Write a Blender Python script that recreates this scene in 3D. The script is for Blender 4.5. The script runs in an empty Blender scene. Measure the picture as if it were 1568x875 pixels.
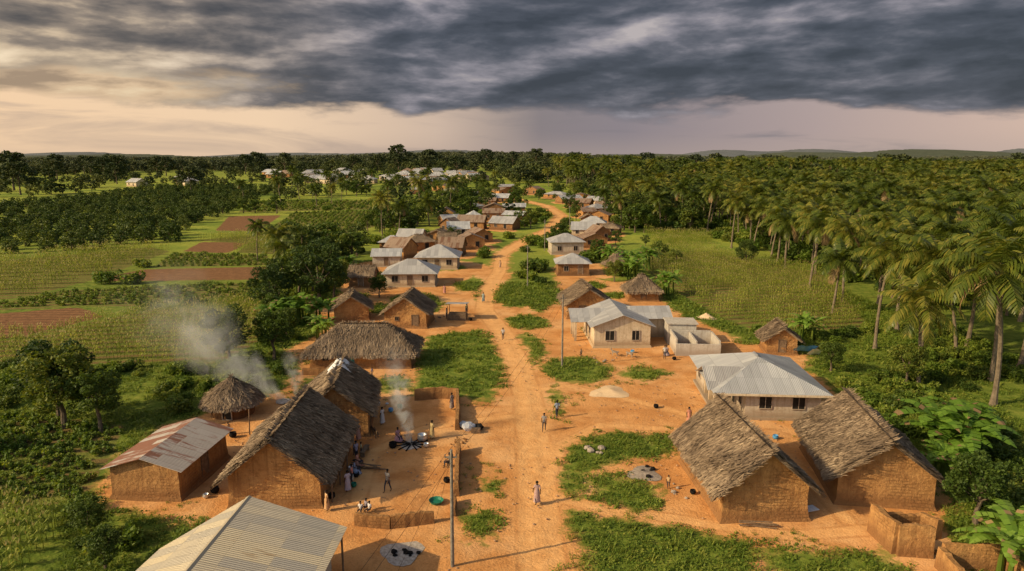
import bpy, math, random
import numpy as np
from mathutils import Vector, Matrix, noise as mnoise
R=random.Random(11); rng=np.random.default_rng(11)
S=bpy.context.scene; COL=S.collection
rad=math.radians
# ---------------------------------------------------------------- node helpers
class NT:
    def __init__(s,t): s.t=t; t.nodes.clear()
    def n(s,ty,ins=None,**p):
        nd=s.t.nodes.new(ty)
        for k,v in p.items(): setattr(nd,k,v)
        for k,v in (ins or {}).items():
            if v is None: continue
            if isinstance(v,bpy.types.NodeSocket): s.t.links.new(v,nd.inputs[k])
            else: nd.inputs[k].default_value=v
        return nd
    def m(s,op,a,b=None,c=None,clamp=False): return s.n('ShaderNodeMath',{0:a,1:b,2:c},operation=op,use_clamp=clamp).outputs[0]
    def mix(s,f,a,b,bt='MIX'):
        f4=lambda c:(*c,1) if isinstance(c,tuple) and len(c)==3 else c
        return s.n('ShaderNodeMix',{0:f,6:f4(a),7:f4(b)},data_type='RGBA',blend_type=bt).outputs[2]
    def ss(s,v,a,b,x=0.,y=1.): return s.n('ShaderNodeMapRange',{0:v,1:a,2:b,3:x,4:y},interpolation_type='SMOOTHSTEP').outputs[0]
    def ramp(s,f,st):
        nd=s.n('ShaderNodeValToRGB',{0:f}); e=nd.color_ramp.elements
        while len(e)<len(st): e.new(.5)
        for i,(p,c) in enumerate(st): e[i].position=p; e[i].color=(*c,1)
        return nd.outputs[0]
    def noise(s,v,sc,d=4,r=.55,dist=0.): return s.n('ShaderNodeTexNoise',{'Vector':v,'Scale':sc,'Detail':d,'Roughness':r,'Distortion':dist}).outputs[0]
def mat(name):
    m=bpy.data.materials.new(name); m.use_nodes=True; return m,NT(m.node_tree)
def finish(g,col,rough=.9,bump=None,bs=.3,bd=.05,spec=.2,metal=0.,transl=0.):
    nrm=None
    if bump is not None: nrm=g.n('ShaderNodeBump',{'Strength':bs,'Distance':bd,'Height':bump}).outputs[0]
    p=g.n('ShaderNodeBsdfPrincipled',{'Base Color':col if isinstance(col,bpy.types.NodeSocket) else (*col,1),'Roughness':rough,'Specular IOR Level':spec,'Metallic':metal,'Normal':nrm}).outputs[0]
    if transl:
        t=g.n('ShaderNodeBsdfTranslucent',{0:g.mix(1.,col,(1.8,1.7,.7),'MULTIPLY')}).outputs[0]
        p=g.n('ShaderNodeMixShader',{0:transl,1:p,2:t}).outputs[0]
    g.n('ShaderNodeOutputMaterial',{0:p})
def foliage(name,c0,c1,c2,transl=.3,rough=.6,haze=0,patch=None):
    m,g=mat(name); ge=g.n('ShaderNodeNewGeometry')
    isl=ge.outputs['Random Per Island']; ob=g.n('ShaderNodeObjectInfo').outputs['Random']
    v=g.m('ADD',g.m('MULTIPLY',isl,.5),g.m('MULTIPLY',ob,.5))
    if patch: v=g.m('ADD',g.m('MULTIPLY',isl,.45),g.ss(g.noise(g.n('ShaderNodeTexCoord').outputs['Object'],patch,5,.65,.5),.30,.70,.08,.5))
    c=g.ramp(v,[(.05,c0),(.55,c1),(1,c2)])
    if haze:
        y=g.n('ShaderNodeSeparateXYZ',{0:ge.outputs['Position']}).outputs[1]; c=g.mix(g.ss(y,350.,2400.,0.,.7),c,(.15,.145,.12))  # aerial haze painted into the leaf colour, stronger with distance north
    finish(g,c,rough,spec=.25,transl=transl); return m
M={}
M['leaf']=foliage('tree_leaves',(.038,.070,.010),(.080,.120,.018),(.20,.205,.032))
M['leafd']=foliage('dark_leaves',(.022,.046,.010),(.048,.080,.015),(.12,.14,.025),.25)
M['orchleaf']=foliage('orchard_leaves',(.030,.055,.010),(.060,.092,.016),(.14,.16,.03),.2)
M['bush']=foliage('bush_leaves',(.050,.095,.011),(.11,.165,.019),(.24,.265,.038))
M['weed']=foliage('weed_leaves',(.065,.115,.012),(.135,.19,.022),(.28,.29,.050))
M['corn']=foliage('maize_leaves',(.13,.17,.022),(.23,.27,.040),(.44,.40,.09),.4)
M['tassel']=foliage('maize_tassel',(.40,.33,.12),(.50,.41,.17),(.60,.50,.22))
M['palm']=foliage('palm_leaflets',(.036,.060,.009),(.090,.115,.016),(.26,.22,.040),.3,.40)
M['dryleaf']=foliage('dry_leaves',(.16,.10,.05),(.26,.17,.08),(.36,.25,.12),.2)
M['banana']=foliage('banana_leaves',(.08,.16,.02),(.14,.24,.03),(.23,.34,.06),.35,.4)
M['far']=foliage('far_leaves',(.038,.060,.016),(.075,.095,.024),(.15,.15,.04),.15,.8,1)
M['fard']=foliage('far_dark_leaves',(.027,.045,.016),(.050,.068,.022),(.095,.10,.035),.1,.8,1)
M['straw']=foliage('thatch_straw',(.085,.060,.042),(.215,.152,.100),(.42,.315,.21),.0,.95,0,.45)
def simple(name,c0,c1,sc=3.,rough=.9,bs=.3,bd=.03,**k):
    m,g=mat(name); tc=g.n('ShaderNodeTexCoord').outputs['Object']
    n=g.noise(tc,sc,5,.6); finish(g,g.ramp(n,[(.3,c0),(.7,c1)]),rough,g.noise(tc,sc*4,3),bs,bd,**k); M[name]=m; return m
simple('bark',(.07,.05,.035),(.17,.13,.09),4.)
simple('palmbark',(.10,.075,.05),(.22,.17,.12),3.)
simple('wood',(.10,.065,.04),(.24,.16,.10),5.)
simple('polewood',(.13,.11,.09),(.27,.24,.20),4.)
simple('dark',(.010,.009,.008),(.022,.020,.018),3.,.6)
simple('teal',(.02,.16,.17),(.03,.24,.25),3.,.6)
simple('ash',(.25,.20,.16),(.55,.48,.42),5.)
simple('sand',(.58,.40,.24),(.68,.50,.31),6.)
simple('stone',(.20,.16,.13),(.40,.33,.27),4.)
simple('pebble',(.26,.14,.07),(.55,.36,.22),.7)
simple('whitecloth',(.55,.55,.56),(.80,.80,.80),2.,.8)
simple('bluecloth',(.05,.20,.42),(.12,.35,.6),2.,.8)
simple('goathair',(.10,.06,.04),(.45,.38,.30),2.2,.9)
simple('greenplastic',(.015,.13,.08),(.02,.18,.11),2.,.4)
simple('frame',(.28,.22,.17),(.42,.34,.27),2.)
simple('aluminium',(.5,.5,.5),(.66,.66,.66),4.,.35,metal=.7)
simple('skin',(.045,.022,.013),(.075,.038,.022),6.,.55)
simple('hair',(.006,.005,.005),(.012,.010,.010),20.,.9)
simple('trousers',(.02,.025,.04),(.05,.05,.06),8.)
def wallmat(name,c0,c1,stain,rough_mud=0,bs=.5):
    m,g=mat(name); tc=g.n('ShaderNodeTexCoord').outputs['Object']; sp=g.n('ShaderNodeSeparateXYZ',{0:tc})
    n=g.noise(tc,.8,7,.7,.4); n2=g.noise(tc,3.5,6,.7)
    c=g.ramp(n,[(.32,c0),(.5,tuple((a+b)/2 for a,b in zip(c0,c1))),(.66,c1)])
    c=g.mix(g.m('MULTIPLY',g.ss(n2,.46,.68),.55),c,stain)
    lo=g.ss(g.m('ADD',sp.outputs[2],g.m('MULTIPLY',n,-1.6)),-.5,.35,.8,0.)
    c=g.mix(lo,c,stain)
    mp=g.n('ShaderNodeMapping',{0:tc,3:(2.5,2.5,.22)}).outputs[0]
    c=g.mix(g.m('MULTIPLY',g.ss(g.noise(mp,1.6,4),.48,.68),.5),c,stain)
    b=n2
    if rough_mud:
        br=g.n('ShaderNodeTexBrick',{'Vector':g.n('ShaderNodeCombineXYZ',{0:g.m('ADD',sp.outputs[0],sp.outputs[1]),1:g.m('ADD',sp.outputs[2],g.m('MULTIPLY',n2,.08))}).outputs[0],'Scale':1.,'Mortar Size':.022,'Brick Width':.42,'Row Height':.22,'Mortar Smooth':.6}).outputs['Fac']
        bm=g.m('MULTIPLY',br,g.ss(g.noise(tc,.55,4,.6),.5,.62))
        c=g.mix(g.m('MULTIPLY',bm,.55),c,tuple(k*.6 for k in stain))
        b=g.m('ADD',g.m('MULTIPLY',n2,1.2),g.m('MULTIPLY',bm,-.35))
    ob=g.n('ShaderNodeObjectInfo').outputs['Random']; c=g.mix(g.m('MULTIPLY',ob,.3),c,stain)
    finish(g,c,.95,b,bs,.16 if rough_mud else .05); M[name]=m
wallmat('mud',(.34,.165,.058),(.54,.30,.115),(.21,.10,.040),1,.8)
wallmat('muddark',(.24,.12,.048),(.37,.195,.085),(.14,.07,.032),1,.8)
wallmat('cement',(.40,.35,.28),(.57,.50,.41),(.26,.19,.13),0,.2)
wallmat('paint',(.55,.44,.31),(.70,.59,.43),(.32,.22,.13),0,.15)
wallmat('block',(.44,.40,.35),(.58,.54,.48),(.30,.24,.19),0,.3)
def tinmat(name,cols,rust,rustamt,metal=.25,rough=.45,wv=.4):
    m,g=mat(name); uv=g.n('ShaderNodeUVMap',uv_map='uv').outputs[0]; sp=g.n('ShaderNodeSeparateXYZ',{0:uv}); u,v=sp.outputs[0],sp.outputs[1]
    iu=g.m('FLOOR',g.m('DIVIDE',u,.82)); iv=g.m('FLOOR',g.m('DIVIDE',v,2.3))
    cv=g.n('ShaderNodeCombineXYZ',{0:iu,1:iv}).outputs[0]
    wn=g.n('ShaderNodeTexWhiteNoise',{0:cv}).outputs[0]
    mp=g.n('ShaderNodeMapping',{0:uv,3:(1.6,.3,1.)}).outputs[0]; n=g.noise(mp,1.5,5,.65); n5=g.noise(uv,.5,4,.6)
    c=g.ramp(g.m('ADD',g.m('ADD',g.m('MULTIPLY',wn,wv),g.m('MULTIPLY',n,.3)),g.m('MULTIPLY',n5,.7-wv)),[(.2,cols[0]),(.5,cols[1]),(.8,cols[2])])
    rm=g.ss(g.m('ADD',g.m('MULTIPLY',n,.75),g.m('MULTIPLY',wn,.32)),rustamt,rustamt+.14)
    c=g.mix(rm,c,rust)
    fr=g.m('FRACT',g.m('DIVIDE',u,.82)); seam=g.ss(g.m('ABSOLUTE',g.m('SUBTRACT',fr,.5)),.465,.495)
    fv=g.m('FRACT',g.m('DIVIDE',v,2.3)); seam2=g.ss(fv,.975,1.)
    c=g.mix(g.m('MULTIPLY',g.m('MAXIMUM',seam,seam2),.5),c,(.10,.085,.07))
    w=g.m('SINE',g.m('MULTIPLY',u,math.pi*2/.16))
    ob=g.n('ShaderNodeObjectInfo').outputs['Random']
    c=g.mix(g.m('MULTIPLY',ob,.30),c,(.30,.24,.19))
    finish(g,c,rough,g.m('ADD',w,g.m('MULTIPLY',seam2,-.6)),.7,.02,.4,metal); M[name]=m
tinmat('tin',[(.34,.34,.35),(.49,.49,.50),(.66,.65,.63)],(.30,.20,.14),.76)
tinmat('tincream',[(.46,.43,.37),(.64,.56,.42),(.78,.65,.42)],(.42,.27,.13),.70,.1,.5,.55)
tinmat('tinrust',[(.42,.36,.32),(.52,.48,.45),(.64,.61,.58)],(.22,.060,.026),.46,.1,.7)
tinmat('tinbrown',[(.20,.13,.09),(.28,.19,.13),(.38,.28,.20)],(.15,.07,.038),.5,.1,.7)
# ---------------------------------------------------------------- sky
az_s=rad(-110); el_s=rad(29)
SD=Vector((math.sin(az_s)*math.cos(el_s),math.cos(az_s)*math.cos(el_s),math.sin(el_s)))
w=bpy.data.worlds.new("World"); S.world=w; w.use_nodes=True; g=NT(w.node_tree)
d=g.n('ShaderNodeTexCoord').outputs['Generated']; sp=g.n('ShaderNodeSeparateXYZ',{0:d}); X,Y,Z=sp.outputs
sky=g.n('ShaderNodeTexSky',sky_type='NISHITA',sun_disc=False,sun_elevation=el_s,sun_rotation=az_s%(2*math.pi),air_density=1.2,dust_density=2.5).outputs[0]
sky=g.mix(1.,sky,(.15,.145,.135),'MULTIPLY')
az=g.m('ARCTAN2',X,Y); pz=g.m('ADD',g.m('MAXIMUM',Z,0.),.16)
pv=g.n('ShaderNodeCombineXYZ',{0:g.m('DIVIDE',X,pz),1:g.m('DIVIDE',Y,pz),2:5.3}).outputs[0]
def bvec(da,dz): return g.n('ShaderNodeCombineXYZ',{0:g.m('ADD',g.m('MULTIPLY',az,3.6),da),1:g.m('ADD',g.m('MULTIPLY',Z,13.),dz),2:2.6}).outputs[0]
n1=g.noise(pv,.50,5,.5,.3)
b1=g.noise(bvec(0.,0.),1.15,8,.56,.15); b1b=g.noise(bvec(-.11,.14),1.15,6,.56,.15)
azn=g.m('ADD',g.m('MULTIPLY',az,.75),.5)
lit=g.m('MULTIPLY',g.m('SUBTRACT',b1,b1b),1.05)
dv=g.m('ADD',g.m('MULTIPLY',n1,.45),g.m('MULTIPLY',b1,.55))
dv=g.m('ADD',g.m('MULTIPLY',g.m('SUBTRACT',dv,.5),2.2),.52)
dv=g.m('ADD',g.m('ADD',dv,lit),g.ss(Z,.08,.24,-.05,.10))
cold=g.ramp(dv,[(.28,(.044,.052,.070)),(.46,(.074,.083,.108)),(.60,(.135,.138,.168)),(.74,(.26,.245,.28)),(.92,(.48,.43,.43))])
warm=g.ramp(dv,[(.28,(.080,.075,.078)),(.44,(.155,.132,.118)),(.58,(.30,.24,.19)),(.72,(.62,.48,.33)),(.9,(.90,.72,.50))])
deck=g.mix(g.ss(az,-.12,-.60),cold,warm)
hst=g.n('ShaderNodeCombineXYZ',{0:g.m('MULTIPLY',az,3.),1:g.m('MULTIPLY',Z,24.)}).outputs[0]
hn=g.noise(hst,1.1,7,.58,.6)
hor=g.ramp(azn,[(.0,(.92,.64,.40)),(.25,(.88,.64,.43)),(.42,(.62,.47,.37)),(.53,(.25,.215,.225)),(.62,(.26,.225,.25)),(.80,(.42,.33,.32)),(1.,(.66,.48,.39))])
hor=g.mix(g.ss(hn,.49,.68,0.,.6),hor,g.ramp(azn,[(0.,(.46,.35,.28)),(.4,(.30,.25,.24)),(.7,(.13,.14,.175)),(1.,(.18,.18,.21))]))
hor=g.mix(g.ss(Z,.040,-.005,0.,.55),hor,g.ramp(azn,[(0.,(.74,.53,.36)),(.5,(.42,.33,.29)),(1.,(.48,.38,.33))]))
edge=g.m('ADD',Z,g.m('MULTIPLY',g.m('SUBTRACT',b1,.5),.13))
edge=g.m('ADD',edge,g.ss(az,.1,.6,0.,.010))
dk=g.ss(edge,.058,.076)
gx=g.m('DIVIDE',g.m('ADD',az,.55),.24); gz=g.m('DIVIDE',g.m('SUBTRACT',Z,.090),.030)
gap=g.m('ADD',g.m('MULTIPLY',gx,gx),g.m('MULTIPLY',gz,gz)); gap=g.ss(g.m('ADD',gap,g.m('MULTIPLY',g.m('SUBTRACT',b1,.5),7.)),1.3,.3)
deck=g.mix(g.m('MULTIPLY',gap,.85),deck,g.ramp(g.m('ADD',b1,lit),[(.35,(.42,.30,.20)),(.5,(.78,.56,.35)),(.65,(1.,.80,.52))]))
st=g.mix(dk,hor,deck)
fin=g.mix(g.ss(Y,.25,-.35),st,sky)
fin=g.mix(.03,fin,sky)
bg=g.n('ShaderNodeBackground',{0:g.mix(1.,fin,(10.,10.,10.),'MULTIPLY'),1:.1}); g.n('ShaderNodeOutputWorld',{0:bg.outputs[0]})
sl=bpy.data.lights.new('sun','SUN'); sl.energy=5.; sl.angle=rad(.6); sl.color=(1.,.79,.46)
so=bpy.data.objects.new('sun',sl); COL.objects.link(so); so.rotation_euler=SD.to_track_quat('Z','Y').to_euler(); so.location=(-60,-30,60)
c=bpy.data.cameras.new('camera'); c.lens=24; c.sensor_width=36; c.clip_end=20000; c.clip_start=.5
co=bpy.data.objects.new('camera',c); COL.objects.link(co); co.location=(0,0,24); co.rotation_euler=(rad(79.3),0,0); S.camera=co
S.view_settings.view_transform='Standard'; S.view_settings.look='None'; S.view_settings.exposure=0
# ---------------------------------------------------------------- site plan (metres; x east, y north)
DIRT=[(-19.6,34.8),(-20.2,41.8),(-27.4,43.7),(-29.8,45.4),(-31.8,51.9),(-31.4,58.1),(-29.3,61.2),(-24,67.6),(-24.7,76.6),(-28.5,83.5),(-26.2,93.5),(-30.9,103.7),(-30.7,119.2),(-33.9,132.2),(-35.3,163),(-34,192.2),(-26.3,221.3),(-20.5,255.2),(-13,301),(-20,380),(-45,450),(-45,515),(22.5,515),(45,428.4),(48,320),(38.6,242.8),(31.8,187.9),(21.4,163),(19.1,139.8),(27.6,125.3),(25.6,110.9),(26.5,101.5),(29.7,92.4),(29.7,86.6),(33.4,85),(36.5,80.6),(33.9,75.4),(33.7,67.6),(31.5,60.4),(31,55.9),(32.9,49.6),(31.2,44.5),(28.6,41.8),(25.8,30),(-19.6,25)]
GR=[[(-11.9,90),(-4.1,93.5),(-1.1,80.6),(-.6,69.7),(-2.6,65.3),(-10.6,66.6),(-11,76.6)],
[(2.9,188),(11.5,181),(8.1,125),(9.8,116.3),(5.4,108.4),(-1.5,108.4),(-3.1,119),(-.5,136)],
[(3.7,44.5),(6.1,43.1),(11.2,41.9),(14.7,39.5),(14.3,30),(4.5,30)],[(15.5,38.6),(23.7,38.4),(22.4,30),(15,30)],
[(4,52),(5.7,55.9),(10.2,57.3),(14.3,56.1),(13.2,52.5),(9.2,51.3),(5.8,49),(3.75,49.3)],
[(6.1,49),(8.4,49.3),(10.7,46.9),(10.6,43.6),(9.1,42.7),(6,44.3)],
[(-11.1,128.6),(-7.9,138),(-4.6,132),(-5.2,121),(-10,121.5)],
[(14,300),(22,250),(17,215),(9,200),(-4,240),(-2,300)],[(-20,104),(-12,104),(-11,112),(-20,116)],[(-22,66),(-18,66),(-18,71),(-23,72)]]
ELL=[(2,98,3.3,4.2),(2.3,84.3,1.8,7),(7.4,75.4,4,4.8),(14.6,73.8,2.7,2.3),(4.4,47.4,1,1.8),(-1.55,46.9,.7,1),(-2.1,41.7,1.3,1.7),(-12.9,70,2,2.5),(4.4,65.7,.6,3.),(12,92,2.,3.),(27,63,1.5,4)]
Q=random.Random(5)
for k in range(14): ELL.append((Q.uniform(-28,24),Q.uniform(104,150),Q.uniform(1.5,4),Q.uniform(2,5)))
ROAD=[(2,20),(2,34.8),(1.8,38),(1.8,42.7),(1.9,49.6),(1.8,57.3),(1.6,65.7),(.84,76.6),(-1.3,91.7),(-4.4,106),(-4.6,122),(-2.7,143.8),(-2.6,168.7),(3,195),(13.5,231.6),(20.3,284),(17,341),(2,390),(-26,450),(-60,520)]
BR=[[(2.5,47.4),(4.2,54.5),(8.1,58.8),(14.3,57.8),(20,54),(22.5,50),(22.5,42)],[(3.1,45.4),(6.6,43.4),(11.6,42.2),(17.5,40.3),(24.7,41)],[(1.6,68),(5.8,69.5),(11,66),(17,61)],[(1,61),(-3,60),(-8,58),(-11.5,53),(-11,45)]]
HS=[(-24.3,177,7,6,'t'),(-14.8,168,6.5,6,'b'),(-11.2,181,7.5,6,'b'),(-9.5,196,6,7,'b'),(-16.8,213,7,7,'g'),(-13.5,231,9,6,'b'),(-2.4,230,7.5,7,'g'),(-21,196,6.5,6,'t'),(-28,190,6,5,'g'),(1.5,258,8,7,'g'),(1.,304,9,8,'g'),(-6,370,11,8,'g'),(-7,265,8,6,'b'),(-27,165,5,5,'b'),(-31,176,6,5,'g'),(-17,178,5,4,'t'),(-20,222,5,5,'b'),(-22,240,6,6,'g'),
(21.8,184,6.5,6,'b'),(25,198,6,6,'b'),(27.4,230,9,7,'g'),(33,258,7,7,'b'),(36,292,9,7,'g'),(43,344,10,8,'g'),(30,362,12,8,'g'),(33,328,10,8,'b'),(22,210,7,6,'g'),(31,215,6,6,'t'),(42,312,8,7,'b'),(26,398,12,9,'g'),(-12,340,9,7,'b'),(-6,425,12,9,'b'),(-36,420,13,9,'g'),(-46,455,12,9,'b'),(14,430,10,9,'b'),(-14,250,6,6,'g'),(27,243,5,5,'t'),(30,276,6,6,'b'),(-8,300,8,7,'b'),(-24,385,10,8,'g'),(-18,310,8,7,'g'),(-26,270,7,6,'b'),(38,380,10,8,'b'),(-4,460,12,9,'g'),(-58,430,11,9,'g')]
HP=[(a,b,c_) for a,b,c_,_,_ in HS]+[(-19.2,129.3,10),(-16.2,149.8,9),(-28,152,6),(-28,127.5,5),(12.6,141,6),(13.6,172,8),(22.7,147,5)]
LOWCROP=[(-75,62),(-47.9,61.5),(-35.4,59),(-32.5,52),(-30.5,45),(-36,43.6),(-60,44)]
CORN0=[(-42,43),(-31.4,43.2),(-27.6,38),(-27,31),(-42,31)]
CORNA=[(-90,88),(-68.4,88),(-57.6,106),(-41.7,111),(-33.5,88),(-34.7,77.5),(-59.9,76.6),(-90,76)]
SOILA=[(-95,104),(-79.8,103.7),(-70.5,108.4),(-62.2,101.5),(-67.2,88.5),(-90,89)]
GREENA=[(-100,112),(-84,112.4),(-82.7,122),(-49.5,131),(-47,116.3),(-62,108.9),(-70,109),(-81.5,106),(-100,106)]
SOILB=[(-82,137),(-80,146),(-52.9,150),(-48.6,133.5),(-80.7,131.5)]
CORNB=[(-160,158),(-119.7,157.8),(-98.1,183),(-88.3,174.7),(-82.8,134),(-84,122),(-86,114),(-120,112)]
SOILC=[(-84.9,174.7),(-89,195),(-74.8,192),(-71.6,171)]
GREENB=[(-79,149),(-86,172),(-70,169),(-60,166),(-54,152)]
GREENC=[(-80,215),(-95,300),(-60,310),(-45,250),(-55,205)]
CORNC=[(-70,172),(-74,190),(-92,198),(-82,212),(-56,202),(-50,176),(-58,169)]
SOILD=[(-98,225),(-83,222),(-96,285),(-116,280)]
GREEND=[(-120,300),(-62,318),(-75,380),(-140,370)]
ORCH=[(-200,160),(-240,284),(-246,480),(-150,470),(-131.6,341),(-112,243),(-98,195),(-123,163)]
CORNR=[(34.4,168.7),(49.9,174.7),(64.6,139.8),(52,97),(48,93.5),(34.9,91.7),(31.8,99.4),(28.6,125),(28.9,148)]
CORNR2=[(42.6,215.6),(59.3,208),(57.2,188),(37.2,180)]
GROVE=[(67,140),(60,181),(66,190),(66,215),(42,224),(42,300),(55,450),(420,450),(330,250),(150,100),(85,92),(60,96),(58,112)]
def segd(P,a,b):
    a=np.array(a,float); b=np.array(b,float); ab=b-a
    t=np.clip(((P-a)@ab)/(ab@ab),0,1); return np.hypot(*(P-(a+t[:,None]*ab)).T)
def sdf(P,poly):
    d=np.full(len(P),1e9); ins=np.zeros(len(P),bool)
    for i in range(len(poly)):
        a,b=poly[i],poly[i-1]; d=np.minimum(d,segd(P,a,b))
        if a[1]!=b[1]:
            c=((a[1]>P[:,1])!=(b[1]>P[:,1]))&(P[:,0]<(b[0]-a[0])*(P[:,1]-a[1])/(b[1]-a[1])+a[0]); ins^=c
    return np.where(ins,d,-d)
def line(P,pl):
    d=np.full(len(P),1e9)
    for i in range(len(pl)-1): d=np.minimum(d,segd(P,pl[i],pl[i+1]))
    return d
def dirtv(P):
    D=sdf(P,DIRT)
    for q in GR: D=np.minimum(D,-sdf(P,q))
    for (x,y,a,b) in ELL:
        k=np.sqrt(((P[:,0]-x)/a)**2+((P[:,1]-y)/b)**2); D=np.minimum(D,(k-1)*min(a,b))
    hd=np.full(len(P),-99.)
    for (x,y,ww) in HP: hd=np.maximum(hd,ww*.5+3.4-np.hypot(P[:,0]-x,(P[:,1]-y)*.8))
    f=np.clip((P[:,1]-128)/30,0,1); D=np.where(f>0,np.minimum(D,hd+(1-f)*12),D)
    D=np.maximum(D,1.9+np.clip((P[:,1]-150)/150,0,1)*1.2-line(P,ROAD))
    for b in BR[:3]: D=np.maximum(D,.9-line(P,b))
    return D
def H(x,y):
    x=np.asarray(x,float); y=np.asarray(y,float)
    t=np.clip((y-330)/420,0,1); t=t*t*(3-2*t)
    h=t*(9*np.exp(-((x+80)/260)**2))+t*1.5*np.sin(x*.011+1)*np.sin(y*.008)
    t2=np.clip((y-900)/1500,0,1); h+=t2*9*(1+.5*np.sin(x*.0031+2))
    return h
def h1(x,y): return float(H(x,y))
# ---------------------------------------------------------------- mesh helpers
def mk(name,V,F,mats,mi=None,parent=None,loc=(0,0,0),rot=0.,smooth=False,uv=None):
    me=bpy.data.meshes.new(name); me.from_pydata([tuple(v) for v in V],[],[tuple(f) for f in F])
    for m in (mats if isinstance(mats,(list,tuple)) else [mats]): me.materials.append(M[m] if isinstance(m,str) else m)
    if mi is not None: me.polygons.foreach_set('material_index',list(mi))
    if smooth: me.polygons.foreach_set('use_smooth',[True]*len(me.polygons))
    if uv is not None:
        l=me.uv_layers.new(name='uv'); l.data.foreach_set('uv',np.array(uv,float).ravel())
    me.update(); o=bpy.data.objects.new(name,me); COL.objects.link(o); o.location=loc; o.rotation_euler=(0,0,rot)
    if parent: o.parent=parent
    return o
def empty(name,x,y,rot=0.,z=None):
    o=bpy.data.objects.new(name,None); COL.objects.link(o); o.location=(x,y,h1(x,y) if z is None else z); o.rotation_euler=(0,0,rot); o.empty_display_size=.5; return o
class B:
    def __init__(s): s.V=[];s.F=[];s.I=[]
    def add(s,V,F,i=0):
        k=len(s.V); s.V+=[tuple(v) for v in V]; s.F+=[tuple(a+k for a in f) for f in F]; s.I+=[i]*len(F)
    def box(s,x0,x1,y0,y1,z0,z1,i=0,M4=None):
        V=[Vector(v) for v in [(x0,y0,z0),(x1,y0,z0),(x1,y1,z0),(x0,y1,z0),(x0,y0,z1),(x1,y0,z1),(x1,y1,z1),(x0,y1,z1)]]
        if M4: V=[M4@v for v in V]
        s.add(V,[(3,2,1,0),(4,5,6,7),(0,1,5,4),(1,2,6,5),(2,3,7,6),(3,0,4,7)],i)
    def tube(s,P,r,n=6,i=0,cap=True):
        P=[Vector(p) for p in P]; V=[]
        for j,p in enumerate(P):
            t=(P[min(j+1,len(P)-1)]-P[max(j-1,0)]).normalized()
            a=t.cross(Vector((0,0,1)) if abs(t.z)<.9 else Vector((1,0,0))).normalized(); b=t.cross(a)
            for q in range(n):
                an=2*math.pi*q/n; V.append(p+(a*math.cos(an)+b*math.sin(an))*r[j])
        F=[(j*n+q,j*n+(q+1)%n,(j+1)*n+(q+1)%n,(j+1)*n+q) for j in range(len(P)-1) for q in range(n)]
        if cap: F+=[tuple(range(n-1,-1,-1)),tuple((len(P)-1)*n+q for q in range(n))]
        s.add(V,F,i)
    def lathe(s,prof,n=14,i=0,c=(0,0,0)):
        V=[(c[0]+r*math.cos(2*math.pi*q/n),c[1]+r*math.sin(2*math.pi*q/n),c[2]+z) for r,z in prof for q in range(n)]
        F=[(j*n+q,j*n+(q+1)%n,(j+1)*n+(q+1)%n,(j+1)*n+q) for j in range(len(prof)-1) for q in range(n)]
        s.add(V,F,i)
    def blob(s,c,r,i=0,n=8,m=6,jit=0.,rr=R):
        V=[];F=[]
        for a in range(m+1):
            th=math.pi*a/m
            for q in range(n):
                k=1+rr.uniform(-jit,jit); V.append((c[0]+r[0]*k*math.sin(th)*math.cos(2*math.pi*q/n),c[1]+r[1]*k*math.sin(th)*math.sin(2*math.pi*q/n),c[2]+r[2]*k*math.cos(th)))
        for a in range(m):
            for q in range(n): F.append((a*n+q,(a+1)*n+q,(a+1)*n+(q+1)%n,a*n+(q+1)%n))
        s.add(V,F,i)
    def leaves(s,C,size,i=0,up=.5,asp=.5,rg=rng):
        N=len(C); nrm=rg.normal(size=(N,3)); nrm[:,2]=np.abs(nrm[:,2])+up; nrm/=np.linalg.norm(nrm,axis=1)[:,None]
        a=np.cross(nrm,rg.normal(size=(N,3))); a/=np.linalg.norm(a,axis=1)[:,None]; b=np.cross(nrm,a)
        sz=(size*rg.uniform(.6,1.4,N))[:,None]; a=a*sz; b=b*sz*asp
        V=np.stack([C-a,C-b*1.,C+a,C+b],1).reshape(-1,3); k=len(s.V)
        s.V+=V.tolist(); s.F+=(np.arange(N*4).reshape(-1,4)+k).tolist(); s.I+=[i]*N
    def out(s,name,mats,**k): return mk(name,s.V,s.F,mats,s.I,**k)
# ---------------------------------------------------------------- ground
def axis(a,b,s0,k):
    v=[a]; 
    while v[-1]<b: v.append(v[-1]+s0+k*(v[-1]-a))
    return v
xp=axis(0,6000,.42,.02); xs=np.array([-x for x in xp[:0:-1]]+xp)
ys=np.array([-4000,-1500,-500,-200,-80,-30,0,14,22,28]+axis(31,9000,.36,.0125))
GX,GY=np.meshgrid(xs,ys); P=np.stack([GX.ravel(),GY.ravel()],1)
D=dirtv(P); RD=line(P,ROAD)*1.
rd=np.clip(1-RD/2.6,0,1)
for b in BR: rd=np.maximum(rd,.7*np.clip(1-line(P,b)/1.6,0,1))
soil=np.full(len(P),-9.)
for q in (SOILA,SOILB,SOILC,SOILD): soil=np.maximum(soil,np.clip(sdf(P,q),-3,3))
low=np.full(len(P),-9.)
for q in (GREENA,LOWCROP,GREENB,GREENC,GREEND,CORNA,CORNR,CORNB,CORNC): low=np.maximum(low,sdf(P,q))
micro=np.sin(P[:,0]*.9+np.sin(P[:,1]*.7))*np.sin(P[:,1]*.8)*.035*(P[:,1]<130)
rut=-.05*np.exp(-((RD-.8)/.28)**2)*(P[:,1]<150)
Zg=H(P[:,0],P[:,1])+micro+rut-.03
nx,ny=len(xs),len(ys); ii=(np.arange(ny-1)[:,None]*nx+np.arange(nx-1)[None,:]).ravel()
Fg=np.stack([ii,ii+1,ii+1+nx,ii+nx],1)
me=bpy.data.meshes.new('ground'); me.vertices.add(len(P)); me.vertices.foreach_set('co',np.column_stack([P,Zg]).ravel())
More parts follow.
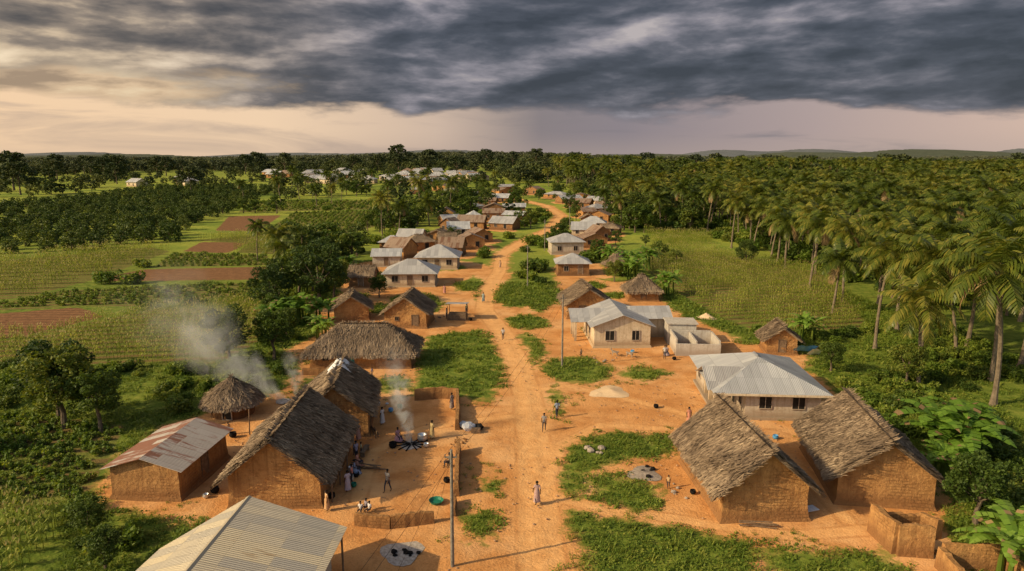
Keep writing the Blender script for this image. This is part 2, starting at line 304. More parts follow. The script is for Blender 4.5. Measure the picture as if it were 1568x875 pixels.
me.loops.add(len(Fg)*4); me.loops.foreach_set('vertex_index',Fg.ravel()); me.polygons.add(len(Fg)); me.polygons.foreach_set('loop_start',np.arange(0,len(Fg)*4,4)); me.polygons.foreach_set('loop_total',np.full(len(Fg),4))
me.update(calc_edges=True); me.polygons.foreach_set('use_smooth',[True]*len(Fg))
for nm,v in (('dirt',np.clip(D/2.5,-1,1)),('road',rd),('soil',np.clip(soil/2,-1,1)),('low',np.clip(low/2,-1,1))):
    a=me.attributes.new(nm,'FLOAT','POINT'); a.data.foreach_set('value',v.astype(np.float32))
go=bpy.data.objects.new('ground',me); COL.objects.link(go)
m,g=mat('ground_earth_and_grass'); me.materials.append(m)
tc=g.n('ShaderNodeTexCoord').outputs['Object']; A=lambda k:g.n('ShaderNodeAttribute',attribute_name=k).outputs['Fac']
na=g.noise(tc,.9,7,.65); nb=g.noise(tc,.12,4,.6); nc=g.noise(tc,6.,4,.65); nd=g.noise(tc,.022,6,.62,.4); ne=g.noise(tc,.3,6,.6)
grass=g.ramp(na,[(.3,(.06,.10,.013)),(.5,(.125,.17,.024)),(.7,(.25,.25,.050))])
grass=g.mix(g.ss(nb,.45,.65,0.,.6),grass,(.20,.235,.036))
mead=g.ramp(nd,[(.36,(.07,.11,.018)),(.46,(.20,.26,.036)),(.54,(.34,.35,.055)),(.62,(.16,.20,.036)),(.72,(.38,.32,.085))])
xx_=g.n('ShaderNodeSeparateXYZ',{0:tc}); yy=xx_.outputs[1]
grass=g.mix(g.ss(yy,110.,220.),grass,g.mix(.3,mead,grass))
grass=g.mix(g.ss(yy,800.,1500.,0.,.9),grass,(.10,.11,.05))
soilc=g.ramp(na,[(.3,(.15,.072,.034)),(.7,(.28,.145,.068))])
fur=g.m('SINE',g.m('ADD',g.m('MULTIPLY',yy,4.2),g.m('MULTIPLY',nb,9.)))
soilc=g.mix(g.ss(fur,.1,.9,0.,.55),soilc,(.09,.048,.026))
rw=g.m('SINE',g.m('MULTIPLY',g.m('SUBTRACT',yy,g.m('MULTIPLY',xx_.outputs[0],.15)),2.6))
lowc=g.ramp(na,[(.3,(.09,.115,.020)),(.7,(.20,.20,.045))])
lowc=g.mix(g.ss(rw,-.1,.8,0.,.7),lowc,(.17,.095,.045))
dirt=g.ramp(ne,[(.25,(.39,.160,.052)),(.42,(.52,.235,.078)),(.56,(.62,.305,.112)),(.75,(.70,.375,.155))])
dirt=g.mix(g.ss(nc,.45,.72,0.,.5),dirt,(.38,.16,.052))
dirt=g.mix(g.ss(nb,.47,.66,0.,.65),dirt,(.72,.42,.195))
dirt=g.mix(g.ss(g.noise(tc,.22,5,.7,.8),.56,.68,0.,.55),dirt,(.34,.145,.05))
dirt=g.mix(g.m('MULTIPLY',g.ss(A('road'),.15,.7),.8),dirt,g.ramp(na,[(.3,(.62,.305,.110)),(.7,(.80,.455,.190))]))
trk=g.ss(g.m('ABSOLUTE',g.m('SUBTRACT',A('road'),.42)),.10,.0)
dirt=g.mix(g.m('MULTIPLY',trk,g.ss(ne,.35,.6,0.,.55)),dirt,(.43,.185,.062))
pert=g.m('ADD',g.m('MULTIPLY',g.m('SUBTRACT',na,.5),1.6),g.m('MULTIPLY',g.m('SUBTRACT',ne,.5),1.6))
col=g.mix(g.ss(g.m('ADD',A('low'),g.m('MULTIPLY',pert,.4)),-.1,.1),grass,lowc)
col=g.mix(g.ss(g.m('ADD',A('soil'),g.m('MULTIPLY',pert,.5)),-.1,.15),col,soilc)
dm=g.m('ADD',A('dirt'),pert)
col=g.mix(g.ss(dm,-.40,-.02,0.,.65),col,g.mix(.5,dirt,grass))
col=g.mix(g.ss(dm,-.08,.12),col,dirt)
finish(g,col,.97,g.m('ADD',g.m('MULTIPLY',na,1.),g.m('MULTIPLY',nc,.5)),.8,.16,.1)
def ridge(name,y0,x0,x1,hh,seed,mt):
    b=B(); n=260; V=[]
    for j in range(5):
        for i in range(n+1):
            x=x0+(x1-x0)*i/n; t=j/4
            e=min(1,min(i,n-i)/40)
            hz=hh*e*(.65+.35*math.sin(i*.043+seed)+.22*math.sin(i*.11+seed*2))+R.uniform(0,5)
            V.append((x,y0+j*260,(math.sin(t*math.pi/2)*hz+12 if j else 0)))
    b.add(V,[(j*(n+1)+i,j*(n+1)+i+1,(j+1)*(n+1)+i+1,(j+1)*(n+1)+i) for j in range(4) for i in range(n)])
    b.out(name,mt,smooth=True)
simple('hillnear',(.050,.062,.040),(.085,.095,.062),.02,1.,.5,2.)
simple('hillfar',(.10,.11,.12),(.13,.14,.15),.01,1.,.3,2.)  # pale bluish grey has the distance haze mixed into the hill colour
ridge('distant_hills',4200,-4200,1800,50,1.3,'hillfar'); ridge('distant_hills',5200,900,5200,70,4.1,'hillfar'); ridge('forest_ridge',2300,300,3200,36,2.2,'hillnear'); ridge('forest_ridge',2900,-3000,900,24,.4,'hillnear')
# ---------------------------------------------------------------- vegetation prototypes
def tree_mesh(name,h,r,ncl,nl,ls,seed,leaf='leaf',flat=.75,base=.42,trunk=.22):
    rr=random.Random(seed); rg=np.random.default_rng(seed); b=B(); hb=h*base
    b.tube([(0,0,-.3),(rr.uniform(-.1,.1),rr.uniform(-.1,.1),hb*.5),(rr.uniform(-.3,.3),rr.uniform(-.3,.3),hb),(0,0,h*.72)],[trunk*1.5,trunk,trunk*.8,trunk*.3],7,0)
    C=[]
    for k in range(ncl):
        a=k*2.4+rr.uniform(-.5,.5); q=(k+.5)/ncl; zz=hb*.9+(h-hb*.9)*(q**.8); rad_=r*math.sqrt(max(.05,1-((q-.38)/.68)**2))*rr.uniform(.45,.95)
        C.append((rad_*math.cos(a),rad_*math.sin(a),zz*rr.uniform(.92,1.03)))
    for k,cc in enumerate(C):
        if k%2==0: b.tube([(0,0,hb*rr.uniform(.75,1.1)),(cc[0]*.5,cc[1]*.5,(hb+cc[2])*.5),cc],[trunk*.5,trunk*.3,trunk*.1],5,0)
    P=[]
    for k,cc in enumerate(C):
        n=int(nl/ncl*rr.uniform(.6,1.4)); cr=r*rr.uniform(.26,.44)
        v=rg.normal(size=(n,3)); v/=np.linalg.norm(v,axis=1)[:,None]; v*=(rg.uniform(.35,1.,n)**.5*cr)[:,None]; v[:,2]*=flat; P.append(v+np.array(cc))
    C_=np.concatenate(P); b.leaves(C_[C_[:,2]>.1],ls,1,.6,.55,rg)
    return b.out(name,['bark',leaf])
HID=[]
def proto(o): HID.append(o); return o
def palm_mesh(seed,h,lean,nf=24):
    rr=random.Random(seed); b=B(); pts=[];rs=[]
    for j in range(9):
        t=j/8; pts.append((lean*t**1.8,.25*math.sin(t*3),-.3+(h+.3)*t)); rs.append(.22-.11*t+(.12 if j==0 else 0))
    b.tube(pts,rs,8,0); top=Vector(pts[-1])
    for k in range(nf):
        a=k*2.39996+rr.uniform(-.2,.2); q=k/(nf-1); e0=rad(80-112*q+rr.uniform(-8,8)); L=rr.uniform(4.0,5.0)*(.8+.2*math.sin(q*3)); droop=rad(rr.uniform(60,95))
        mi=2 if q>.97 else 1; p=top.copy(); n=18; st=L/n; out=Vector((math.cos(a),math.sin(a),0)); side=Vector((-math.sin(a),math.cos(a),0)); rp=[p.copy()]
        for j in range(n):
            t=j/n; e=e0-droop*t**1.3; dr=out*math.cos(e)+Vector((0,0,math.sin(e))); p=p+dr*st; rp.append(p.copy())
            if t<.1: continue
            ll=1.15*math.sin(min(1,(t*.9+.12))*math.pi)**.6+.15
            for s in (-1,1):
                dd=(side*s*.85+dr*.5+Vector((0,0,-.30-.45*rr.random()))).normalized(); w=dr*.105
                q0=p+side*s*.02; qm=q0+dd*ll*.55; qe=qm+(dd+Vector((0,0,-.5))).normalized()*ll*.5
                b.add([q0-w*.8,q0+w*.8,qm+w,qm-w,qe],[(0,1,2,3),(3,2,4)],mi)
        b.tube([rp[0],rp[6],rp[12],rp[-1]],[.05,.035,.022,.008],3,1,False)
    for k in range(9):
        a=k*2.4; b.blob((top.x+.28*math.cos(a),top.y+.28*math.sin(a),top.z-.25-.12*(k%3)),(.13,.13,.16),2 if k%3==0 else 1,6,4)
    return b.out('coconut_palm_proto',['palmbark','palm','dryleaf'])
def banana_mesh(seed):
    rr=random.Random(seed); b=B()
    for s in range(5):
        bx,by=rr.uniform(-.9,.9),rr.uniform(-.9,.9); hh=rr.uniform(1.5,2.6)
        b.tube([(bx,by,-.1),(bx,by,hh*.6),(bx,by,hh)],[.15,.12,.07],7,0)
        for k in range(8):
            a=k*2.4+s; e0=rad(rr.uniform(55,85)-k*5); L=rr.uniform(1.9,2.8); p=Vector((bx,by,hh)); out=Vector((math.cos(a),math.sin(a),0)); side=Vector((-math.sin(a),math.cos(a),0)); n=9
            pr=p
            for j in range(n):
                t=(j+1)/n; e=e0-rad(90)*t**1.4; dr=out*math.cos(e)+Vector((0,0,math.sin(e))); nx_=pr+dr*L/n
                w0=.38*math.sin(min(1,max(0,(j/n-.05)*1.1))*math.pi)**.6 if j>0 else .03; w1=.38*math.sin(min(1,max(0,(t-.05)*1.05))*math.pi)**.6 if j<n-1 else .02
                if j>0:
                    for q in (-1,1):
                        dn=Vector((0,0,-.25*rr.uniform(.2,1.6))); g0=dr*rr.uniform(.0,.05)
                        b.add([pr+g0,nx_,nx_+(side*q+dn).normalized()*w1,pr+g0+(side*q+dn).normalized()*w0],[(0,1,2,3)],1 if rr.random()>.06 else 2)
                pr=nx_
    return b.out('banana_plant_proto',['bush','banana','dryleaf'])
def corn_mesh(seed,n=6,L=2.4,hh=2.2):
    rr=random.Random(seed); b=B()
    for k in range(n):
        x=-L/2+L*(k+.5)/n+rr.uniform(-.08,.08); y=rr.uniform(-.12,.12); h=hh*rr.uniform(.75,1.12)
        b.tube([(x,y,-.1),(x+rr.uniform(-.05,.05),y,h)],[.03,.015],3,0,False)
        for j in range(8):
            a=rr.uniform(0,6.3); z=h*(.22+.09*j); l=rr.uniform(.45,.7); o=Vector((math.cos(a),math.sin(a),0)); s=Vector((-math.sin(a),math.cos(a),0))*.06
            p0=Vector((x,y,z)); p1=p0+o*l*.4+Vector((0,0,l*.35)); p2=p0+o*l+Vector((0,0,l*-.05))
            b.add([p0-s*.5,p0+s*.5,p1+s,p1-s,p2],[(0,1,2,3),(3,2,4)],0)
        for j in range(4):
            a=rr.uniform(0,6.3); b.add([(x-.03,y,h),(x+.03,y,h),(x+.16*math.cos(a),y+.16*math.sin(a),h+.35)],[(0,1,2)],1)
    return b.out('maize_row_proto',['corn','tassel'])
def weed_mesh(seed,nb,ht,leafy):
    rr=random.Random(seed); b=B()
    for k in range(nb):
        a=rr.uniform(0,6.3); r=rr.uniform(0,.34); x,y=r*math.cos(a),r*math.sin(a); h=ht*rr.uniform(.5,1.1); a2=rr.uniform(0,6.3); o=Vector((math.cos(a2),math.sin(a2),0)); s=Vector((-o.y,o.x,0))*.022
        p0=Vector((x,y,-.03)); p1=p0+o*h*.3+Vector((0,0,h*.6)); p2=p0+o*h*.8+Vector((0,0,h*.85))
        b.add([p0-s,p0+s,p1+s*.8,p1-s*.8,p2],[(0,1,2,3),(3,2,4)],0)
    if leafy:
        C=np.random.default_rng(seed).normal(size=(leafy,3))*np.array([.26,.26,.05])*1.; C[:,2]=np.abs(C[:,2])*1.3+.04
        b.leaves(C,.075,0,1.6,.6,np.random.default_rng(seed+5))
    return b.out('weed_proto',['weed'])
def bush_mesh(seed,n,r,ls,leaf='bush'):
    rg=np.random.default_rng(seed); b=B(); P=[]
    for k in range(9):
        c=rg.uniform(-1,1,3)*np.array([.65,.65,.4])*r; c[2]=abs(c[2])+.25*r; v=rg.normal(size=(n//9,3)); v/=np.linalg.norm(v,axis=1)[:,None]; P.append(c+v*(rg.uniform(.4,1,n//9)**.5*.42*r)[:,None])
    C=np.concatenate(P); C=C[C[:,2]>.02]; b.leaves(C,ls,0,.6,.55,rg)
    for k in range(5): a=k*1.3; b.tube([(0,0,-.1),(.5*r*math.cos(a),.5*r*math.sin(a),.6*r)],[.03,.012],4,1,False)
    return b.out('bush_proto',[leaf,'bark'])
TREES=[proto(tree_mesh('tree_proto',7.5,3.2,18,5600,.18,s,'leaf')) for s in (1,2)]+[proto(tree_mesh('tree_proto',8.5,3.6,18,5600,.19,3,'leafd',.8,.38))]
MT=[proto(tree_mesh('tree_proto',8,3.6,13,1200,.38,s,l,.75,.30)) for s,l in ((11,'leaf'),(12,'leafd'),(13,'leaf'))]
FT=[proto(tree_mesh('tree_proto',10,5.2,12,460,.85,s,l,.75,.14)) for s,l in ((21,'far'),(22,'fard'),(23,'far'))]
ET=[proto(tree_mesh('tree_proto',20,8.5,15,1100,1.,s,'fard',.5,.42,.45)) for s in (25,26)]
OT=[proto(tree_mesh('tree_proto',3.6,2.5,12,800,.28,s,'orchleaf',.85,.06,.14)) for s in (31,32)]
PALMS=[proto(palm_mesh(s,h,l)) for s,h,l in ((41,10.,1.2),(42,11.5,-.9),(43,8.2,.5),(44,10.8,1.9))]
BAN=[proto(banana_mesh(51)),proto(banana_mesh(52))]
CORN=[proto(corn_mesh(61)),proto(corn_mesh(62))]
WEED=[proto(weed_mesh(71,12,.26,14)),proto(weed_mesh(72,5,.22,26)),proto(weed_mesh(73,18,.36,6))]
BUSH=[proto(bush_mesh(81,900,1.2,.12)),proto(bush_mesh(82,900,1.3,.14,'leaf')),proto(bush_mesh(83,800,1.1,.16,'weed'))]
CROP=[proto(bush_mesh(91,150,.46,.10,'bush')),proto(bush_mesh(92,110,.42,.10,'weed'))]
PEB=B(); [PEB.blob((0,0,.02),(.07,.05,.035),0,6,4,.2)]; PEB=proto(PEB.out('pebble_proto','pebble'))
def place(name,pr,x,y,s=1.,rot=None,sz=None):
    o=bpy.data.objects.new(name,pr.data); COL.objects.link(o); o.location=(x,y,h1(x,y)); o.rotation_euler=(R.uniform(-.03,.03),R.uniform(-.03,.03),R.uniform(0,6.28) if rot is None else rot); o.scale=(s,s,sz or s*R.uniform(.92,1.08)); return o
def scatter(name,child,pr,P,sc,rot=None):
    P=np.asarray(P,float); N=len(P)
    if N==0: return
    s=np.broadcast_to(sc,(N,))/2; a=rng.uniform(0,6.283,N) if rot is None else rot+rng.normal(0,.06,N)+math.pi*rng.integers(0,2,N)
    z=H(P[:,0],P[:,1]); V=[]
    for (u,v) in ((-1,-1),(1,-1),(1,1),(-1,1)):
        V.append(np.stack([P[:,0]+s*(u*np.cos(a)-v*np.sin(a)),P[:,1]+s*(u*np.sin(a)+v*np.cos(a)),z],1))
    V=np.stack(V,1).reshape(-1,3); o=mk(name,V.tolist(),np.arange(4*N).reshape(-1,4).tolist(),[])
    o.instance_type='FACES'; o.use_instance_faces_scale=True; o.instance_faces_scale=1.; o.show_instancer_for_render=False; o.show_instancer_for_viewport=False
    k=bpy.data.objects.new(child,pr.data); COL.objects.link(k); k.parent=o; return o
def multi(name,child,prs,P,sc,rot=None):
    P=np.asarray(P,float); sc=np.broadcast_to(sc,(len(P),)); idx=rng.integers(0,len(prs),len(P))
    for i,pr in enumerate(prs): scatter(name,child,pr,P[idx==i],sc[idx==i],rot)
def rows(poly,ang,dx,dy,jit=.1):
    q=np.array(poly); c=q.mean(0); r=np.hypot(*(q-c).T).max(); u=np.arange(-r,r,dx); v=np.arange(-r,r,dy); U,Vv=np.meshgrid(u,v); U=U.ravel()+rng.normal(0,jit,U.size); Vv=Vv.ravel()+rng.normal(0,jit*.5,Vv.size)
    Pp=np.stack([c[0]+U*math.cos(ang)-Vv*math.sin(ang),c[1]+U*math.sin(ang)+Vv*math.cos(ang)],1); return Pp[sdf(Pp,poly)>.3]
def rpts(x0,x1,y0,y1,n): return np.stack([rng.uniform(x0,x1,n),rng.uniform(y0,y1,n)],1)
def cl(P,s,o=0): return np.sin(P[:,0]/s+o)+np.sin(P[:,1]/s*1.3+o*2)+np.sin((P[:,0]+P[:,1])/s*.7+1.3*o)+np.sin((P[:,0]-P[:,1]*.6)/s*1.7)
for nm,q,an,dy,s in (('maize_field',CORNA,.15,2.42,1.),('maize_field',CORNB,.15,4.84,1.15),('maize_field',CORNC,.15,4.,1.05),('maize_field',CORNR,.15,2.42,1.),('maize_field',CORNR2,.1,2.6,1.1),('maize_field',CORN0,.3,1.4,.95)):
    P_=rows(q,an,2.4,dy,.16); P_=P_[(rng.random(len(P_))>.07)&(cl(P_,4,2)>-2.6)]; multi(nm,'maize_row',CORN,P_,s*(1+.10*cl(P_,6,1)/2)*rng.uniform(.8,1.12,len(P_)),an)
for q,an,dx,dy,s,pr in ((LOWCROP,.5,.85,1.3,1.15,CROP[0]),(GREENA,.15,1.,2.42,1.3,CROP[1]),(GREENB,.1,1.2,2.8,1.4,CROP[1]),(GREENC,.15,1.8,4.,1.8,CROP[1]),(GREEND,.1,2.6,6.5,2.6,CROP[1])):
    P_=rows(q,an,dx,dy,.12); P_=P_[rng.random(len(P_))>.08]; scatter('vegetable_field','crop_plant',pr,P_,s*rng.uniform(.7,1.3,len(P_)))
P_=rows(ORCH,.5,6.0,8.2,1.0); P_=P_[(rng.random(len(P_))>.12)&(cl(P_,30,3)>-1.9)]; multi('orchard','orchard_tree',OT,P_,rng.uniform(.7,1.25,len(P_)))
P_=rows(GROVE,.3,8.6,8.8,2.4); P_=P_[(P_[:,1]>112)|(rng.random(len(P_))>.3)]
multi('coconut_palm_grove','coconut_palm',PALMS,P_,rng.uniform(.7,1.3,len(P_)))
P_=rows(GROVE,.8,7.5,9,2.5); P_=P_[(P_[:,1]>108)&(P_[:,1]<260)]; multi('grove_undergrowth','shrub',BUSH,P_,rng.uniform(1.4,3.2,len(P_)))
P_=rows(GROVE,.5,17,19,5); multi('grove_trees','tree',MT,P_,rng.uniform(.7,1.1,len(P_)))
fields=[CORNA,CORNB,CORNC,CORNR,CORNR2,CORN0,LOWCROP,GREENA,GREENB,GREENC,GREEND,SOILA,SOILB,SOILC,SOILD,ORCH]
def nofield(P,m=1.):
    k=np.ones(len(P),bool)
    for q in fields: k&=sdf(P,q)<-m
    return k
P_=np.concatenate([rpts(-50,48,32,62,13000),rpts(-60,60,62,130,15000)]); Dv=dirtv(P_)
k=(Dv+rng.normal(0,.45,len(P_))+.35*cl(P_,1.7,1)*.5<-.25)&nofield(P_,.2); P_=P_[k]
multi('weeds',"weed",WEED,P_,(rng.uniform(.6,1.5,len(P_))*(1+np.clip((P_[:,1]-60)/70,0,1)*1.1)))
P_=rpts(-32,32,36,90,3600); Dv=dirtv(P_); k=(Dv>.1)&(Dv<2.2)&(line(P_,ROAD)>2.2)&(cl(P_,3,2)>.3); P_=P_[k]; multi('weeds','weed',WEED[:2],P_[:420],rng.uniform(.35,.9,len(P_[:420])))
P_=rpts(-32,32,34,90,2200); k=(dirtv(P_)>0)&(cl(P_,4,5)>-.4); scatter('scattered_stones','stone',PEB,P_[k],rng.uniform(.4,1.7,k.sum()))
P_=np.concatenate([rpts(-60,-22,31,75,460),rpts(31,62,40,95,560),rpts(-60,-26,75,135,240),rpts(16,30,30,39,14)]); k=(dirtv(P_)<-1.6)&nofield(P_,.8)&(cl(P_,5,1)>-.5)&(np.hypot(P_[:,0]-34,P_[:,1]-50.5)>4.5); P_=P_[k]
multi('shrubs','shrub',BUSH,P_,rng.uniform(.4,1.2,len(P_)))
P_=rpts(-90,75,125,330,1500); k=(dirtv(P_)<-1.5)&nofield(P_,2.)&(cl(P_,11,2)>.0); multi('shrubs','shrub',BUSH,P_[k],rng.uniform(.8,2.4,k.sum()))
P_=np.concatenate([rpts(-62,-32,112,300,170),rpts(-120,-15,260,420,120),rpts(36,60,215,420,90),rpts(-40,30,300,520,95),rpts(-90,-60,190,260,20)]); k=(dirtv(P_)<-2)&nofield(P_,3.)&(cl(P_,14,3)>-.2)&(line(P_,ROAD)>6); P_=P_[k]
for p in P_[::3][:60]: place('shade_tree',R.choice(MT),p[0],p[1],R.uniform(.6,1.2))
P2=np.array([p for i,p in enumerate(P_) if i%3 or i//3>=60]); multi('tree_belt','tree',MT,P2,rng.uniform(.5,1.15,len(P2)))
P_=rpts(-32,42,150,460,160); k=(line(P_,ROAD)>5)&(dirtv(P_)<0); P_=P_[k][:55]
for p in P_: place('shade_tree',R.choice(MT),p[0],p[1],R.uniform(.35,.75))
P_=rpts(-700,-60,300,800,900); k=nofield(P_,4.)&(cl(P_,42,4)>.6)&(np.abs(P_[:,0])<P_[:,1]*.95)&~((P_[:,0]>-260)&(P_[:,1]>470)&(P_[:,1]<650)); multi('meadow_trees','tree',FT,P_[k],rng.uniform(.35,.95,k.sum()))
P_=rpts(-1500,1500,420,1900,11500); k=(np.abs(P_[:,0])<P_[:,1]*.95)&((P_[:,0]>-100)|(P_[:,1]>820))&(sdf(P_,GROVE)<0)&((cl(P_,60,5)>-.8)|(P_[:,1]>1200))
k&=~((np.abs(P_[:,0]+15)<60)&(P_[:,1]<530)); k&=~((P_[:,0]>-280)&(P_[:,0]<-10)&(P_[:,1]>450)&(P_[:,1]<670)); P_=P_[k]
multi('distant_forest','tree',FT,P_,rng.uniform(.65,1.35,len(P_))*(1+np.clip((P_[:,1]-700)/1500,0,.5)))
P_=rpts(-280,-10,470,660,110); multi('village_trees','tree',FT,P_,rng.uniform(.4,.8,len(P_)))
P_=np.concatenate([rpts(-620,-60,660,1000,40),rpts(-60,700,560,1200,50),rpts(-420,-200,400,560,6)]); k=np.abs(P_[:,0])<P_[:,1]*.8; multi('emergent_trees','tree',ET,P_[k],rng.uniform(.7,1.35,k.sum()))
P_=rpts(40,560,430,760,1400); k=cl(P_,50,1)>-.9; multi('distant_palm_grove','coconut_palm',PALMS,P_[k],rng.uniform(.9,1.6,k.sum()))
P_=rpts(-160,40,330,520,36); k=dirtv(P_)<-4; multi('distant_palm_grove','coconut_palm',PALMS,P_[k],rng.uniform(.8,1.1,k.sum()))
for x,y,i,s in ((-40.3,58,0,.98),(-36.4,57,1,.72),(-33.5,77.9,2,.75),(-28.6,79,1,.72),(-31.2,108.4,2,1.2),(-37.5,103.7,2,.8),(-30,113,0,.95),(-42,60,2,.8),(30.7,41.5,0,.62),(41.4,68.6,1,.62),(-39,112,1,.9),(-34,96,1,.6),(44,240,2,1.3),(52,150,2,.6),(-30,88,0,.55),(36,74,1,.45),(-46,52,0,.5),(-24,36.5,0,.33),(-27,40,1,.36),(-23,116,1,.5),(20,131,1,.5)):
    place('mango_tree' if i==2 else 'shade_tree',TREES[i],x,y,s)
for x,y,i,s in ((47.3,63.8,3,1.28),(47,75.4,0,1.2),(46,83.5,1,1.0),(56.2,113.5,1,1.05),(63,139.8,0,1.1),(62,157.8,2,1.25),(58.6,181,1,1.1),(-46.2,132,0,.85),(-43,127,2,.9),(-59.4,157.8,1,.75),(-37.7,284,1,1.2),(-25.5,284,0,1.3),(49,243,1,1.25),(58.6,85,0,1.25),(53.5,92,2,1.35),(61,100,3,1.1),(58,75,2,1.35),(52,71,1,1.1),(66,90,1,1.15),(70,108,0,1.15),(50,104,2,1.),(-29,240,2,1.1),(-49,138,3,.75),(55.5,125,0,1.15),(60,148,2,1.2),(36,225,1,.9),(36,262,0,1.),(64,78,0,1.25),(54,80,3,1.05),(68,84,3,1.2),(-38,200,1,1.),(-34,205,0,.9),(43,69,2,1.05)):
    place('coconut_palm',PALMS[i],x,y,s)
for x,y,s in ((-31.1,96,1.3),(-28.5,99,1.),(34.6,50.5,1.5),(37,53,1.3),(28.6,35.6,1.1),(-33.5,94,1.1),(-25.5,88.5,.9),(27,118,1.2),(25,140,1.4),(29,146,1.3),(24,134,1.2),(22,152,1.2),(-38,120,1.2),(39,88,1.),(-34,139,1.2),(32.5,47.2,.9)):
    place('banana_plant',R.choice(BAN),x,y,s)
# ---------------------------------------------------------------- buildings
def slopes(kind,w,d,h,rise,ov,og,axis_):
    a,b=(w,d) if axis_=='y' else (d,w)
    A=a/2+ov; zr=h+rise; ze=h-ov*rise/(a/2)
    if kind=='gable':
        D_=b/2+og; P=[[(-A,D_,ze),(-A,-D_,ze),(0,-D_,zr),(0,D_,zr)],[(A,-D_,ze),(A,D_,ze),(0,D_,zr),(0,-D_,zr)]]
    elif kind=='hip':
        D_=b/2+ov; rl=max(.05,D_-A); P=[[(-A,D_,ze),(-A,-D_,ze),(0,-rl,zr),(0,rl,zr)],[(A,-D_,ze),(A,D_,ze),(0,rl,zr),(0,-rl,zr)],[(-A,-D_,ze),(A,-D_,ze),(0,-rl,zr)],[(A,D_,ze),(-A,D_,ze),(0,rl,zr)]]
    elif kind=='cone':
        P=[[(A*math.cos(t),A*math.sin(t),ze),(A*math.cos(t+.449),A*math.sin(t+.449),ze),(0,0,zr)] for t in [i*2*math.pi/14 for i in range(14)]]
    elif kind=='mono':
        P=[[(A,-b/2-og,h-.05),(A,b/2+og,h-.05),(-A,b/2+og,zr),(-A,-b/2-og,zr)]]
    if axis_=='x': P=[[(-y,x,z) for x,y,z in q] for q in P]
    return [[Vector(v) for v in q] for q in P]
def roofmesh(name,SL,th,mt,parent,straw=0,rr=R):
    V=[];F=[];UV=[];MI=[]
    for q in SL:
        e=(q[1]-q[0]).normalized(); n=(q[1]-q[0]).cross(q[-1]-q[0]).normalized(); s=n.cross(e); k=len(V); m=len(q)
        off=R.uniform(0,40); V+=q+[v-n*th for v in q]
        FS=[tuple(range(m)),tuple(range(2*m-1,m-1,-1))]+[(i,i+m,(i+1)%m+m,(i+1)%m) for i in range(m)]
        for f in FS:
            F.append(tuple(a+k for a in f)); MI.append(0)
            for a in f: v=V[a+k]; UV+=[v.dot(e)+off,v.dot(s)]
        if straw:
            area=((q[1]-q[0]).cross(q[-1]-q[0])).length*(.5 if m==3 else (1+(q[3]-q[2]).length/(q[1]-q[0]).length)/2)
            N=int(area*straw)
            hump=[(rr.uniform(0,1),rr.uniform(0,1),rr.uniform(.05,.2)) for _ in range(12)]
            def addst(p,L,wd,lift,ja):
                dd=(s+e*ja).normalized(); ee=(n.cross(dd)+n*rr.uniform(-.5,.5))*wd*-.5; b0=p+n*(.02+lift); b1=p+dd*L+n*(.015+lift*.35); kk=len(V)
                V.extend([b0-ee,b0+ee,b1+ee*.7,b1-ee*.7]); F.append((kk+1,kk,kk+3,kk+2)); MI.append(0)
                for v in (b0+ee,b0-ee,b1-ee,b1+ee): UV.extend([v.dot(e)+off,v.dot(s)])
            for i in range(N):
                u=rr.random(); v=rr.random()
                if m==3: 
                    if u+v>1: u,v=1-u,1-v
                    p=q[0]+(q[1]-q[0])*u+(q[2]-q[0])*v
                else: p=(q[0]*(1-u)+q[1]*u)*(1-v)+(q[3]*(1-u)+q[2]*u)*v
                hu=sum(a3*math.exp(-((u-a1)**2+(v-a2)**2)/.015) for a1,a2,a3 in hump)
                addst(p-s*.2,rr.uniform(.4,1.0),rr.uniform(.025,.085),rr.uniform(.02,.13)+hu,rr.gauss(0,.28))
            Le=(q[1]-q[0]).length
            for i in range(int(Le*straw*1.1)):
                p=q[0]+(q[1]-q[0])*rr.random(); sag=.16*math.sin(p.dot(e)*2.1+off)*math.sin(p.dot(e)*.9); addst(p-s*(rr.uniform(.1,.45)+max(0,sag))-n*rr.uniform(0,th),rr.uniform(.5,.8),rr.uniform(.025,.08),.0,rr.gauss(0,.28))
            if m==4:
                for a,b2 in ((q[0],q[3]),(q[1],q[2])):
                    for i in range(int((a-b2).length*straw*.6)):
                        p=a+(b2-a)*rr.random()+e*rr.uniform(-.2,.2)-n*rr.uniform(0,th); addst(p-s*.2,rr.uniform(.35,.7),rr.uniform(.025,.08),.03,rr.gauss(0,.6))
                for i in range(int((q[3]-q[2]).length*straw*.9)):
                    p=q[3]+(q[2]-q[3])*rr.random(); addst(p-s*rr.uniform(.2,.7),rr.uniform(.4,.9),rr.uniform(.04,.12),rr.uniform(.04,.20),rr.gauss(0,.5))
    return mk(name,V,F,mt,MI,parent=parent,uv=np.array(UV).reshape(-1,2))
